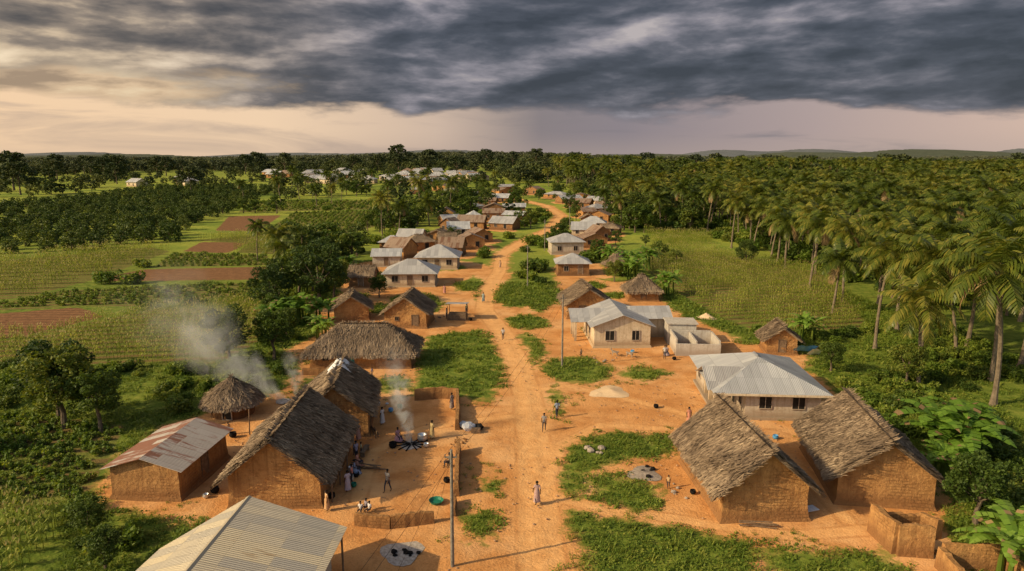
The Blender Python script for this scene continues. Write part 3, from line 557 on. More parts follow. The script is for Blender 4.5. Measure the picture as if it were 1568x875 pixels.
def wallbox(w,d,h,kind,rise,axis_,b,i=0,rough=0.):
    sd=R.uniform(0,100)
    cs=[(-w/2,-d/2),(w/2,-d/2),(w/2,d/2),(-w/2,d/2)]
    for k in range(4):
        (x0,y0),(x1,y1)=cs[k],cs[(k+1)%4]; L=math.hypot(x1-x0,y1-y0); nu=max(2,int(L/.45)) if rough else 1; nv=7 if rough else 1; V=[]
        for j in range(nv+1):
            for q in range(nu+1):
                z=-.2+(h+.2)*j/nv; x=x0+(x1-x0)*q/nu; y=y0+(y1-y0)*q/nu
                if rough:
                    f=min(1,(h-z)/.5); nz=mnoise.noise_vector(Vector((x*.9+sd,y*.9,z*1.1)))*rough*f; ba=1+.03*max(0,1-z/.9)*f; x=x*ba+nz.x; y=y*ba+nz.y
                V.append((x,y,z))
        b.add(V,[(j*(nu+1)+q,j*(nu+1)+q+1,(j+1)*(nu+1)+q+1,(j+1)*(nu+1)+q) for j in range(nv) for q in range(nu)],i)
    b.add([(x,y,h) for x,y in cs],[(0,1,2,3)],i)
    if kind=='gable':
        if axis_=='y':
            for y,o in ((-d/2,1),(d/2,-1)): b.add([(-w/2,y,h),(w/2,y,h),(0,y,h+rise-.12),(-w/2,y+o*.25,h),(w/2,y+o*.25,h),(0,y+o*.25,h+rise-.12)],[(0,1,2),(3,5,4),(0,2,5,3),(1,4,5,2)] ,i)
        else:
            for x,o in ((-w/2,1),(w/2,-1)): b.add([(x,-d/2,h),(x,d/2,h),(x,0,h+rise-.12),(x+o*.25,-d/2,h),(x+o*.25,d/2,h),(x+o*.25,0,h+rise-.12)],[(0,1,2),(3,5,4),(0,2,5,3),(1,4,5,2)],i)
def opening(b,side,u,z,ow,oh,w,d,fi,pi_):
    ang={'F':0,'R':math.pi/2,'B':math.pi,'L':-math.pi/2}[side]; dist=d/2 if side in 'FB' else w/2
    T=Matrix.Rotation(ang,4,'Z')@Matrix.Translation((u,-dist,z))
    b.box(-ow/2,ow/2,-.045,.05,0,oh,pi_,T)
    f=.07
    b.box(-ow/2-f,-ow/2,-.09,.05,-f,oh+f,fi,T); b.box(ow/2,ow/2+f,-.09,.05,-f,oh+f,fi,T); b.box(-ow/2,ow/2,-.087,.05,oh,oh+f,fi,T); b.box(-ow/2,ow/2,-.11,.05,-f,0,fi,T)
    if oh<1.6: b.box(-.025,.025,-.07,.0,0,oh,fi,T)
def house(name,x,y,rot,w,d,h,kind,rise,ov,axis_='y',wall='mud',roof='straw',ops=(),straw=0,th=None,door='wood',og=None,plinth=True):
    e=empty(name,x,y,rot); b=B(); mud=wall in('mud','muddark'); wallbox(w,d,h,kind,rise,axis_,b,0,.07 if mud else 0.)
    if plinth: b.add([(-w/2-.3,-d/2-.3,-.2),(w/2+.3,-d/2-.3,-.2),(w/2+.3,d/2+.3,-.2),(-w/2-.3,d/2+.3,-.2),(-w/2-.08,-d/2-.08,.26),(w/2+.08,-d/2-.08,.26),(w/2+.08,d/2+.08,.26),(-w/2-.08,d/2+.08,.26)],[(4,5,6,7),(0,1,5,4),(1,2,6,5),(2,3,7,6),(3,0,4,7)])
    b.out('walls',wall,parent=e)
    for k,(s,u,z,ow,oh) in enumerate(ops):
        bb=B(); opening(bb,s,u,z,ow,oh,w,d,0,1); bb.out('door' if z<.3 else 'window',['frame' if wall!='mud' else 'wood',door if (z<.3 and door) else 'dark'],parent=e)
    if kind!='none': roofmesh('roof',slopes(kind,w,d,h,rise,ov,ov*.8 if og is None else og,axis_),th or (.22 if straw else .05),roof,e,straw)
    return e
def ridgecap(e,p0,p1,mt='aluminium'):
    b=B(); p0=Vector(p0);p1=Vector(p1); t=(p1-p0).normalized(); s=Vector((-t.y,t.x,0)).normalized()*.2
    b.add([p0-s-Vector((0,0,.06)),p0+Vector((0,0,.05)),p0+s-Vector((0,0,.06)),p1-s-Vector((0,0,.06)),p1+Vector((0,0,.05)),p1+s-Vector((0,0,.06))],[(0,1,4,3),(1,2,5,4)]); mk('ridge_cap',b.V,b.F,mt,b.I,parent=e,uv=np.zeros((8,2)))
e=house('thatched_mud_house',-16.6,48.5,rad(2),6.3,9.4,2.7,'gable',2.6,.65,'y','mud','straw',[('R',-1.5,0.1,.95,1.9),('R',2.2,1.1,.7,.7)],85)
b=B(); [b.tube([(3.75,y_,-.1),(3.8,y_,2.05)],[.06,.05],6) for y_ in (-4,-1.4,1.2,3.8)]; b.out('veranda_posts','wood',parent=e)
e=house('thatched_mud_house',-15.9,59.8,rad(8),5.6,8.,2.6,'gable',2.3,.6,'y','mud','straw',[('R',-1.,0.1,.9,1.9),('F',.8,1.1,.6,.6)],70)
b=B(); n=9
V=[((-1.1+2.2*i/n)+.1*math.sin(j*2+i), .6+j*.62+.12*math.sin(i*3.1), 5.2-abs(-1.1+2.2*i/n)*.80+.05*math.sin(i*2.3+j*1.7)) for j in range(5) for i in range(n+1)]
b.add(V,[(j*(n+1)+i,j*(n+1)+i+1,(j+1)*(n+1)+i+1,(j+1)*(n+1)+i) for j in range(4) for i in range(n)]); b.out('tarpaulin','whitecloth',parent=e)
house('thatched_mud_house',16.7,46.7,rad(3),5.8,9.2,2.7,'gable',2.5,.65,'y','mud','straw',[('L',-1.5,0.1,.9,1.9),('L',2.,1.1,.6,.6)],85)
house('thatched_mud_house',26.7,48.6,rad(-9),6.3,9.3,2.6,'gable',2.4,.65,'y','mud','straw',[('L',1.5,0.1,1.,1.9),('L',-2.2,1.1,.6,.6)],85)
house('thatched_mud_longhouse',-17.5,78.6,rad(1),11.4,6,2.3,'hip',2.2,.75,'x','mud','straw',[('F',-1.2,0.1,1.,1.9),('F',-4,1.,.6,.6),('F',3.4,1.,.6,.6)],45,door='teal')
house('rusty_roof_mud_hut',-25.8,48.5,rad(-4),5,7.,2.5,'gable',.75,.5,'y','mud','tinrust',[('R',0,0.1,.9,1.8)],th=.04)
e=empty('round_thatched_hut',-26.6,61.8); b=B(); b.lathe([(1.95,-.2),(1.9,1.),(1.88,2.),(1.7,2.0)],20); b.out('walls','muddark',parent=e); bb=B(); opening(bb,'F',.2,.05,.8,1.6,3.7,3.75,0,1); bb.out('door',['frame','dark'],parent=e); roofmesh('roof',slopes('cone',3.9,3.9,2.,1.5,.8,.3,'y'),.18,'straw',e,70)
e=empty('tin_roof_house',0,0,z=0)
a,b_=Vector((-15.5,37.3,4.3)),Vector((-15.9,24,4.3)); r0,r1=Vector((-9.5,36.1,3.0)),Vector((-9.9,23.5,3.0)); l0,l1=Vector((-19.2,33.9,3.0)),Vector((-20.3,23.6,3.0))
roofmesh('roof',[[r1,r0,a,b_],[l0,l1,b_,a]],.05,'tincream',e); ridgecap(e,a,b_,'tincream')
b=B(); b.add([(-18.6,33.2,-.2),(-15.6,36.4,-.2),(-10.3,35.3,-.2),(-10.5,24,-.2),(-19.2,24,-.2),(-18.6,33.2,2.9),(-15.6,36.4,3.9),(-10.3,35.3,3.05),(-10.5,24,3.),(-19.2,24,2.9)],[(0,1,6,5),(1,2,7,6),(2,3,8,7),(3,4,9,8),(4,0,5,9)]); b.out('walls','cement',parent=e)
b=B(); [b.tube([(-9.75,yy_,-.1),(-9.75,yy_,2.95)],[.06,.06],6) for yy_ in (35.7,31.5,27.5)]; b.out('porch_posts','wood',parent=e)
e=empty('tin_roof_bungalow',24.2,65.2,rad(-4)); b=B()
V=[(-2.2,-5.2),(4.6,-5.2),(4.6,5.4),(-4.6,5.4),(-4.6,1.6),(-2.2,1.6)]
b.add([(x,y,-.2) for x,y in V]+[(x,y,3.) for x,y in V],[(i,(i+1)%6,(i+1)%6+6,i+6) for i in range(6)]+[(6,7,8,9,10,11)]); b.box(-4.9,4.75,-5.35,5.55,-.2,.22); b.out('walls','cement',parent=e)
for (s,u,z,ow,oh) in (('F',-.4,1.1,1.1,1.1),('F',2.6,1.1,1.1,1.1)):
    bb=B(); opening(bb,s,u,z,ow,oh,9.2,10.4,0,1); bb.out('window',['frame','dark'],parent=e)
for y_ in (-3.6,-1.2):
    bb=B(); opening(bb,'L',-y_,1. if y_<-2 else .22,1.,1.1 if y_<-2 else 1.9,4.4,10.4,0,1); bb.out('window' if y_<-2 else 'door',['frame','dark'],parent=e)
bb=B(); opening(bb,'L',-3.6,1.1,1.,1.1,9.2,10.4,0,1); bb.out('window',['frame','dark'],parent=e)
b=B()
for y_ in (-5.0,-2.9,-.8,1.2): b.box(-4.6,-4.25,y_-.17,y_+.17,.22,2.75)
b.box(-4.62,-4.23,-5.2,1.58,2.75,3.0); b.box(-4.2,-2.22,-5.18,-4.85,2.75,3.0); b.out('porch_columns','paint',parent=e)
roofmesh('roof',slopes('hip',9.2,10.8,3.0,1.75,.75,.5,'y'),.05,'tin',e)
q=slopes('gable',4.6,4.4,3.02,1.05,.75,.5,'x'); roofmesh('porch_roof',[[v+Vector((-2.9,-2.2,.06)) for v in s_] for s_ in q],.05,'tin',e)
ridgecap(e,(0,-.75,4.8),(0,.75,4.8))
b=B(); b.box(-5.5,5.5,-6.15,-6.1,2.55,2.75); b.out('fascia','paint',parent=e)
e=house('tin_roof_bungalow',13.9,89,rad(2),7.2,9.4,3.,'gable',1.35,.6,'y','paint','tin',[('F',-1.6,1.,1.1,1.2),('F',1.7,1.,.9,1.2),('R',0,1.,1.,1.1),('L',1.,1.,1.,1.1),('L',-1.6,.15,.9,2.)],th=.05,door='dark')
q=slopes('gable',4.4,5.,2.95,1.0,.5,.4,'x'); roofmesh('porch_roof',[[v+Vector((-3.7,.8,.03)) for v in s_] for s_ in q],.05,'tin',e); q=slopes('gable',5,4.,2.9,1.,.5,.4,'x'); roofmesh('wing_roof',[[v+Vector((4.8,2.2,.03)) for v in s_] for s_ in q],.05,'tin',e)
b=B(); b.box(3.62,6.8,.4,4.,-.2,2.9); b.out('wing','paint',parent=e)
b=B(); [b.box(-5.7,-5.4,y_-.15,y_+.15,-.1,2.85) for y_ in (-1.2,.7,2.6)]; b.box(-5.72,-5.38,-1.35,2.75,2.6,2.9); b.out('porch_columns','paint',parent=e)
e=empty('unfinished_block_house',22.8,82.5,rad(-4)); b=B()
for (x0,x1,y0,y1,z1) in ((-2.6,2.8,-2.,-1.8,1.5),(2.6,2.8,-1.8,3,1.9),(-2.6,-2.4,-1.8,3,2.1),(-2.4,2.6,2.8,3,2.),(-.2,0,-1.8,2.8,1.8)): b.box(x0,x1,y0,y1,-.1,z1)
b.box(-2.8,.8,3.2,6.2,-.1,2.7); b.box(-3.,1.,3.,6.4,2.7,2.85); b.out('walls','block',parent=e); bb=B(); T=Matrix.Translation((-1,3.2,1.2)); bb.box(-1.2,.9,-.03,.05,0,.7,0,T); bb.out('window','dark',parent=e)
house('thatched_mud_hut',33.5,83,rad(-8),3.6,3.6,2.2,'gable',1.3,.5,'y','mud','straw',[('F',0,.1,.8,1.7)],45)
house('thatched_mud_house',11.4,104,rad(4),6.5,7,2.5,'gable',2.1,.6,'y','mud','straw',[('F',-1,.1,.9,1.8)],30)
house('thatched_mud_hut',22.2,115,rad(0),5,4.5,2.2,'hip',1.9,.6,'x','mud','straw',[('F',0,.1,.9,1.7)],28)
house('thatched_mud_hut',-24.2,100.6,rad(12),5,5,2.3,'gable',1.7,.5,'y','mud','straw',[('R',0,.1,.9,1.7)],32)
house('thatched_mud_hut',-15,97.4,rad(-3),6,6,2.5,'gable',2.1,.5,'y','mud','straw',[('F',1.4,.1,.9,1.8),('F',-1.2,1.1,.5,.5)],32)
house('tin_roof_bungalow',-19.2,129.3,rad(2),9.2,7.5,2.9,'hip',1.9,.7,'x','paint','tin',[('F',-2.8,1.,1.1,1.1),('F',0,.15,1.,2.),('F',2.8,1.,1.1,1.1),('R',0,1.,1.,1.1)],th=.05)
e=house('tin_roof_bungalow',-16.2,149.8,rad(0),8.6,8,3.,'hip',2.,.7,'x','paint','tin',[('F',-2.6,1.,1.1,1.1),('F',2.6,1.,1.1,1.1),('R',1,1.,1.,1.1),('F',0,.15,1.,2.)],th=.05)
house('tin_roof_house',-28,152,rad(4),6,5.5,2.6,'gable',1.2,.5,'x','cement','tin',[('F',0,.15,.9,1.9)],th=.05)
house('thatched_mud_hut',-28.2,127.5,0,4.4,4.6,2.4,'gable',1.4,.4,'x','muddark','straw',[('F',0,.1,.9,1.8)],14)
house('tin_roof_house',12.6,141,0,6.4,6.2,2.8,'hip',1.5,.6,'x','muddark','tin',[('F',-1.5,1.,.9,1.),('F',1.4,.15,.9,1.9)],th=.05)
house('tin_roof_house',13.6,172,rad(4),8,7,3.4,'hip',1.6,.6,'x','cement','tin',[('F',-2,1.,1.,1.1),('F',2,1.,1.,1.1)],th=.05)
e=empty('round_thatched_hut',22.7,147); b=B(); b.lathe([(2.4,-.2),(2.3,1.9),(2,1.9)],18); b.out('walls','mud',parent=e); roofmesh('roof',slopes('cone',4.7,4.7,1.9,1.9,1.,.3,'y'),.18,'straw',e,14)
for x,y,w_,d_,t in HS:
    rt={'t':'straw','b':'tinbrown','g':'tin'}[t]
    house({'t':'thatched_mud_house','b':'rusty_roof_mud_house','g':'tin_roof_house'}[t],x,y,rad(R.uniform(-35,35)),w_*R.uniform(.85,1.15),d_*R.uniform(.85,1.1),R.uniform(2.3,3.),R.choice(['gable','hip']) if t!='b' else 'gable',R.uniform(1.2,2.),.5,R.choice('xy') if t!='g' else 'x',R.choice(['mud','muddark','paint']) if t=='g' else R.choice(['mud','muddark']),rt,[('F',-w_*.25,1.,.9,1.),('F',w_*.2,.15,.95,1.9)],8 if t=='t' else 0,door='dark')
for k in range(52):
    x=R.choice([R.uniform(-280,-20),R.uniform(-180,-30),R.uniform(-110,-20)]); y=R.uniform(500,660)
    w_=R.uniform(9,16); t=R.choice('gggb'); house('distant_tin_roof_house',x,y,rad(R.uniform(-40,40)),w_,R.uniform(8,11),3.4,R.choice(['gable','hip']),2.4,.7,'x',R.choice(['mud','paint','paint']),'tin' if t=='g' else 'tinbrown',[('F',-w_*.25,1.,1.4,1.3),('F',w_*.2,.15,1.2,2.1)],door='dark')
e=empty('market_kiosk',-8.2,100,rad(-3)); b=B(); b.box(-1.3,1.3,-.9,.9,-.05,.9,0); [b.tube([(sx*1.35,sy*1.1,-.1),(sx*1.35,sy*1.1,2.2)],[.05,.05],6,0) for sx in(-1,1) for sy in(-1,1)]; b.out('counter','wood',parent=e)
roofmesh('roof',slopes('mono',2.7,2.4,2.3,.35,.3,.3,'x'),.04,'tin',e)
def mudwall(name,pts,h,th=.35,mt='mud'):
    b=B(); hc=.9
    for (x0,y0),(x1,y1) in zip(pts,pts[1:]):
        L=math.hypot(x1-x0,y1-y0); n=max(3,int(L/.3)); t=Vector((x1-x0,y1-y0,0)).normalized(); s=Vector((-t.y,t.x,0))*th/2; V=[]
        for i in range(n+1):
            hc=max(.55,min(1.04,hc+R.uniform(-.07,.07)-(.25 if R.random()<.06 else 0)+(.02 if hc<.8 else 0))); p=Vector((x0,y0,0))+t*L*i/n+s*R.uniform(-.15,.15); hh=h*hc; V+=[p-s*1.3-Vector((0,0,.1)),p+s*1.3-Vector((0,0,.1)),p-s*.8+Vector((0,0,hh)),p+s*.8+Vector((0,0,hh*R.uniform(.95,1.)))]
        F=[]
        for i in range(n): a=i*4; F+=[(a,a+4,a+6,a+2),(a+5,a+1,a+3,a+7),(a+2,a+6,a+7,a+3)]
        F+=[(0,2,3,1),(n*4,n*4+1,n*4+3,n*4+2)]; b.add(V,F)
    return b.out(name,mt)
mudwall('mud_wall',[(-10.4,41.6),(-8,41.3),(-5.2,41.9)],.95); mudwall('mud_wall',[(-4.45,53.2),(-4.25,49.5),(-4.,45.4)],1.3); mudwall('mud_wall',[(-9.8,65.3),(-7,65.8),(-5.5,65.4),(-5.1,61),(-4.9,57.5)],1.15); mudwall('mud_wall',[(-23.5,73.5),(-20,73)],.8); mudwall('mud_wall',[(-4.1,44.6),(-4.0,42.6)],.7)
mudwall('ruined_mud_walls',[(23.4,40.8),(23.6,38.2),(25.6,37.9)],2.,.45,'mud'); mudwall('ruined_mud_walls',[(23.6,41),(26.8,41.2),(27.2,39.8)],1.7,.45,'mud'); mudwall('ruined_mud_walls',[(25.6,36.9),(29,36.5),(29.2,34.5)],1.8,.45); mudwall('ruined_mud_walls',[(25.4,36.8),(25.2,33)],1.4,.45)
def pole(x,y,h,tilt=0):
    e=empty('utility_pole',x,y); b=B(); b.tube([(0,0,-.3),(tilt,0,h)],[.12,.08],8); b.out('post','polewood',parent=e)
    b=B(); b.box(-.35,.35,-.04,.04,h-.5,h-.43); [b.tube([(u,0,h-.43),(u,0,h-.28)],[.03,.035],6) for u in(-.32,0.13,.32)]; b.out('crossarm','polewood',parent=e); return (x+tilt,y,h-.28)
tops=[pole(-3.55,36.9,7.4,tilt=.05),pole(5.8,76,8.6),pole(2.9,125,8.),pole(8.5,176,8),pole(19,225,8)]
tops=[(-14,-6,8)]+tops
b=B()
for p,q in zip(tops,tops[1:]):
    for u in (-.32,.32):
        pts=[(p[0]+(q[0]-p[0])*t+u,p[1]+(q[1]-p[1])*t,p[2]+(q[2]-p[2])*t-1.2*4*t*(1-t)*.7) for t in [i/12 for i in range(13)]]; b.tube(pts,[.009]*13,3,0,False)
for dx,dy in ((-3.4,-2.5),(-1.6,3.5)): b.tube([(-3.5,36.9,7),( -3.55+dx,36.9+dy,0)],[.010,.010],3,0,False)
b.out('power_lines','dark')
e=empty('cooking_fire',-8.5,54.2); b=B()
for k in range(11):
    a=k*.571+R.uniform(-.1,.1); l=R.uniform(1.,1.7); b.tube([(.15*math.cos(a),.15*math.sin(a),.16),(l*math.cos(a),l*math.sin(a),.05)],[.05,.06],5)
b.out('firewood','hair',parent=e); b=B(); b.blob((0,0,.02),(.9,.9,.06),0,14,6,.1); b.out('ashes','ash',parent=e)
def pot(name,x,y,s,mt):
    b=B(); b.lathe([(.0,.0),(.2,.0),(.3,.12),(.32,.26),(.26,.38),(.29,.42),(.25,.42),(.24,.3),(.0,.1)],14); o=b.out(name,mt,loc=(x,y,h1(x,y)),smooth=True); o.scale=(s,s,s)
for x,y,s,mt in ((-7.7,55.2,1.4,'aluminium'),(-10.,53.8,1.1,'hair'),(-7.2,53.9,.8,'aluminium'),(-12.2,47.8,1.,'aluminium'),(-11.9,48.5,.8,'hair'),(-12.4,49.3,1.,'aluminium'),(-4.9,47.6,.8,'hair'),(-12.9,45.2,.8,'hair'),(-24.3,56.,1.,'hair'),(-20.,60,.9,'hair'),(-11.7,46.9,.7,'greenplastic'),(14.,63,.8,'hair'),(-13.6,57.5,.8,'aluminium'),(-6.2,99,.9,'hair'),(-22.4,57.4,1.,'hair'),(19.5,79,.8,'hair'),(13.1,45.8,.7,'hair'),(-21.6,46.,1.,'hair'),(-21.9,45.2,.7,'aluminium'),(-11.6,62.,.8,'bluecloth'),(-10.9,63.,.8,'greenplastic'),(22.8,55.6,.8,'bluecloth'),(15.,82,.8,'bluecloth')): pot('cooking_pot' if mt in('aluminium','hair') else 'plastic_bucket',x,y,s,mt)
b=B(); b.lathe([(0,.02),(.4,.02),(.5,.2),(.53,.22),(.47,.2),(.36,.06),(0,.06)],18); b.out('plastic_basin','greenplastic',loc=(-5.35,44.5,0))
def pile(name,x,y,r,h,mt,n=18):
    b=B(); V=[];F=[]; m=8
    for j in range(m+1):
        t=j/m
        for q in range(n): a=2*math.pi*q/n; rr=r*t*(1+.16*math.sin(3*a+x)+R.uniform(-.06,.06)); V.append((rr*math.cos(a),rr*math.sin(a),h*(1-t)**1.2*(1+R.uniform(-.1,.1))-.02))
    for j in range(m):
        for q in range(n): F.append((j*n+q,(j+1)*n+q,(j+1)*n+(q+1)%n,j*n+(q+1)%n))
    b.add(V,F); b.out(name,mt,loc=(x,y,h1(x,y)),smooth=True)
pile('sand_heap',10.2,67.6,1.9,.35,'sand'); pile('sand_heap',8.9,67.,1.0,.2,'sand'); pile('ash_heap',-6.8,38.4,1.3,.1,'ash'); pile('ash_heap',10.1,49,1.3,.2,'stone'); pile('sand_heap',29.5,101,1.5,.7,'sand')
def rocks(name,x,y,n,sp,s,mt='stone'):
    b=B()
    for i in range(n): k=s*R.uniform(.5,1.2); b.blob((R.gauss(0,sp),R.gauss(0,sp),k*.4),(k,k*R.uniform(.6,1.),k*.6),0,7,5,.14)
    b.out(name,mt,loc=(x,y,h1(x,y)))
rocks('rock_pile',6.9,53,7,.55,.32); rocks('rock_pile',-6.4,38.2,7,.5,.2,'hair'); rocks('rock_pile',10.4,49.2,5,.45,.22,'hair'); rocks('rock_pile',12.4,46.,6,.5,.18); rocks('rock_pile',-13.3,64,4,.4,.2,'whitecloth'); rocks('rock_pile',11.5,79.5,8,1.2,.16); rocks('rock_pile',-12,100,9,2.,.16); rocks('rubble',24.8,39.2,26,.8,.2,'mud'); rocks('rubble',27.3,35.3,22,.8,.2,'mud'); rocks('rubble',-4.6,55.2,14,.5,.14,'mud')
b=B(); b.blob((0,0,.3),(.6,.5,.4),0,9,6,.2); b.blob((.9,.2,.2),(.45,.4,.28),1,9,6,.2); b.blob((-.5,.7,.2),(.4,.5,.25),0,9,6,.2); b.box(.3,1.1,-.8,-.3,0,.35,2); b.out('laundry_pile',['whitecloth','dark','wood'],loc=(-3.9,57.6,0))
def logs(x,y,n,l,rot):
    b=B(); [b.tube([(R.uniform(-.3,.3),-l+R.uniform(-.3,.3),.06+.07*k),(R.uniform(-.3,.3),l,.06+.07*k)],[.05,.04],5) for k in range(n)]; b.out('firewood_pile','wood',loc=(x,y,0),rot=rot)
logs(-11.4,49.8,6,1.3,1.3); logs(16.2,41.2,5,1.2,1.5); logs(-21.5,52,5,1.4,.2); logs(-12.2,56.8,5,1.,.4)
b=B(); V=[(i*.5-1.2+.06*math.sin(j*2),j*.45,1.5-.35*j+.07*math.sin(i*2.2+j)) for j in range(4) for i in range(6)]; b.add(V,[(j*6+i,j*6+i+1,(j+1)*6+i+1,(j+1)*6+i) for j in range(3) for i in range(5)],0); b.add([(x+1.6,y-.4,z-.3) for x,y,z in V],[(j*6+i,j*6+i+1,(j+1)*6+i+1,(j+1)*6+i) for j in range(3) for i in range(3)],1)
[b.tube([(x,1.4,0),(x,0,1.5)],[.04,.04],5,2) for x in(-1.2,1.3)]; b.out('tarpaulin_shelter',['bluecloth','whitecloth','wood'],loc=(35.8,79.8,0))
b=B(); [b.tube([(x,0,-.2),(x+.1,.05,2.3)],[.06,.05],6) for x in (0,)]; b.out('wooden_post','wood',loc=(-23.1,56.6,0)); b=B(); b.box(-.8,.8,-.2,.2,.4,.46); [b.box(sx*.65-.05,sx*.65+.05,-.18,.18,0,.4) for sx in(-1,1)]; b.out('wooden_bench','wood',loc=(-12.1,52.6,0),rot=1.5)
b=B(); b.box(-.55,.55,-.35,.35,.0,.04); b.out('cloth_sheet','whitecloth',loc=(20.6,43.6,.02),rot=.3)
# ---------------------------------------------------------------- people
def clothmat():
    m,g=mat('clothing'); tc=g.n('ShaderNodeTexCoord').outputs['Object']; oc=g.n('ShaderNodeObjectInfo').outputs['Color']
    v=g.n('ShaderNodeTexVoronoi',{'Vector':tc,'Scale':9.}).outputs[0]; c_=g.mix(g.ss(v,.25,.3,0.,.35),oc,(.55,.45,.35)); finish(g,c_,.9,g.noise(tc,12,3),.4,.02); M['cloth']=m
clothmat()
def skinmesh(J,E,root):
    K=list(J); me=bpy.data.meshes.new('b'); me.from_pydata([J[k][:3] for k in K],[(K.index(a),K.index(b)) for a,b in E],[])
    o=bpy.data.objects.new('b',me); COL.objects.link(o); o.modifiers.new('s','SKIN'); 
    for i,k in enumerate(K): sv=me.skin_vertices[0].data[i]; sv.radius=(J[k][3],)*2; sv.use_root=(k==root)
    sb=o.modifiers.new('u','SUBSURF'); sb.levels=1; sb.render_levels=1
    dg=bpy.context.evaluated_depsgraph_get(); m2=bpy.data.meshes.new_from_object(o.evaluated_get(dg)); bpy.data.objects.remove(o); return m2
def body(pose,skirt):
    J={'pel':(0,0,.93,.125),'sp':(0,0,1.1,.115),'ch':(0,.01,1.3,.135),'nk':(0,0,1.43,.055),'hb':(0,.015,1.5,.068),'hm':(0,.02,1.57,.088),'ht':(0,.01,1.64,.07),'no':(0,.115,1.555,.014)}
    E=[('pel','sp'),('sp','ch'),('ch','nk'),('nk','hb'),('hb','hm'),('hm','ht'),('hm','no')]
    for s,k in ((-1,'l'),(1,'r')):
        sw=(.17*s if pose=='walk' else .0)
        J['s'+k]=(.17*s,0,1.37,.055); J['e'+k]=(.23*s,-.03-sw*.5,1.1,.04)
        if pose=='sit': J['w'+k]=(.16*s,.24,1.02,.027)
        else: J['w'+k]=(.24*s,.06-sw,.87,.027)
        wx,wy,wz,_=J['w'+k]; dz=-1 if pose!='sit' else -.2; dy=.2 if pose!='sit' else 1
        J['p'+k]=(wx,wy+.07*dy,wz+.07*dz,.030); E+=[('ch','s'+k),('s'+k,'e'+k),('e'+k,'w'+k),('w'+k,'p'+k)]
        for f in range(5):
            u=(f-1.5)*.018; L=[.075,.085,.08,.062,.05][f]
            if f==4: J['t'+k]=(wx-s*.045,wy+.03+.06*dy,wz+.05*dz,.010); E.append(('p'+k,'t'+k))
            else:
                J['f%d%s'%(f,k)]=(wx,wy+.07*dy+u+L*.3*dy,wz+.07*dz+L*.6*dz,.0085); J['g%d%s'%(f,k)]=(wx-s*.015,wy+.07*dy+u+L*.6*dy,wz+.07*dz+L*dz,.0075); E+=[('p'+k,'f%d%s'%(f,k)),('f%d%s'%(f,k),'g%d%s'%(f,k))]
        if pose=='sit': J['h'+k]=(.09*s,.02,.9,.085); J['k'+k]=(.13*s,.42,.93,.056); J['a'+k]=(.12*s,.40,.55,.037); J['o'+k]=(.13*s,.55,.50,.032)
        else:
            st=.24*s if pose=='walk' else .02*s
            J['h'+k]=(.09*s,0,.88,.088); J['k'+k]=(.10*s,.04+st*.6,.49,.058); J['a'+k]=(.10*s,st-.02,.09,.038); J['o'+k]=(.12*s,st+.14,.03,.030)
        E+=[('pel','h'+k),('h'+k,'k'+k),('k'+k,'a'+k),('a'+k,'o'+k)]
    m2=skinmesh(J,E,'pel'); b=B(); V=[tuple(v.co) for v in m2.vertices]; 
    def lab(c_):
        best=1e9;l=None
        for a,b2 in E:
            A_=Vector(J[a][:3]);B_=Vector(J[b2][:3]); t=max(0,min(1,(c_-A_).dot(B_-A_)/(B_-A_).length_squared)); dd=(c_-(A_+(B_-A_)*t)).length-(J[a][3]*(1-t)+J[b2][3]*t)
            if dd<best: best=dd;l=(a,b2,t)
        a,b2,t=l
        if a in('pel','sp') and not b2[0]=='h': return 1
        if a=='ch' and (b2[0]=='s' and b2!='sp' or b2=='nk' and t<.5): return 1
        if a in('sl','sr'): return 1 if t<.75 else 0
        if b2[0]=='h' and a=='pel' or a in('hl','hr'): return 2
        if a in('kl','kr'): return 2 if t<.8 else 0
        return 0
    b.V+=V
    for p in m2.polygons: b.F.append(tuple(p.vertices)); b.I.append(lab(p.center))
    b.blob((0,-.005,1.615),(.098,.105,.085),3,10,7)
    for s in(-1,1): b.blob((.034*s,.098,1.575),(.013,.01,.009),4,6,4); b.blob((.092*s,.005,1.56),(.014,.026,.036),0,6,4)
    b.blob((0,.10,1.515),(.028,.012,.009),3,6,4)
    if skirt:
        n=18; V=[]
        prof=[(.14,1.08),(.19,.92),(.2,.7),(.22,.45),(.25,.2)] 
        if pose=='sit': prof=[(.15,1.08),(.22,.92),(.30,.84),(.36,.7),(.38,.52)]
        for j,(r,z) in enumerate(prof):
            for q in range(n):
                a=2*math.pi*q/n; rr=r*(1+.07*math.sin(q*2.1)*j/3); V.append((rr*math.cos(a),rr*math.sin(a)*(.85 if pose!='sit' else 1)+(.14*j/4 if pose=='sit' else 0),z))
        b.add(V,[(j*n+q,j*n+(q+1)%n,(j+1)*n+(q+1)%n,(j+1)*n+q) for j in range(4) for q in range(n)],1)
    o=b.out('person_proto',['skin','cloth','trousers','hair','whitecloth'],smooth=True); HID.append(o); return o
PB={(p,s):body(p,s) for p in('stand','walk','sit') for s in(0,1)}
def person(name,x,y,rot,pose,sk,colr,s=1.,z=0.):
    o=bpy.data.objects.new(name,PB[(pose,sk)].data); COL.objects.link(o); zz=-.47*s+z if pose=='sit' else 0
    o.location=(x,y,h1(x,y)+zz); o.rotation_euler=(0,0,rot); o.scale=(s,s,s); o.color=(*colr,1); return o
person('walking_woman',1.75,44.3,.1,'walk',1,(.30,.16,.18),1.03); person('walking_man',2.85,57.3,3.,'walk',0,(.06,.08,.12)); person('walking_man',4.2,60.4,.3,'walk',0,(.10,.22,.40),1.03)
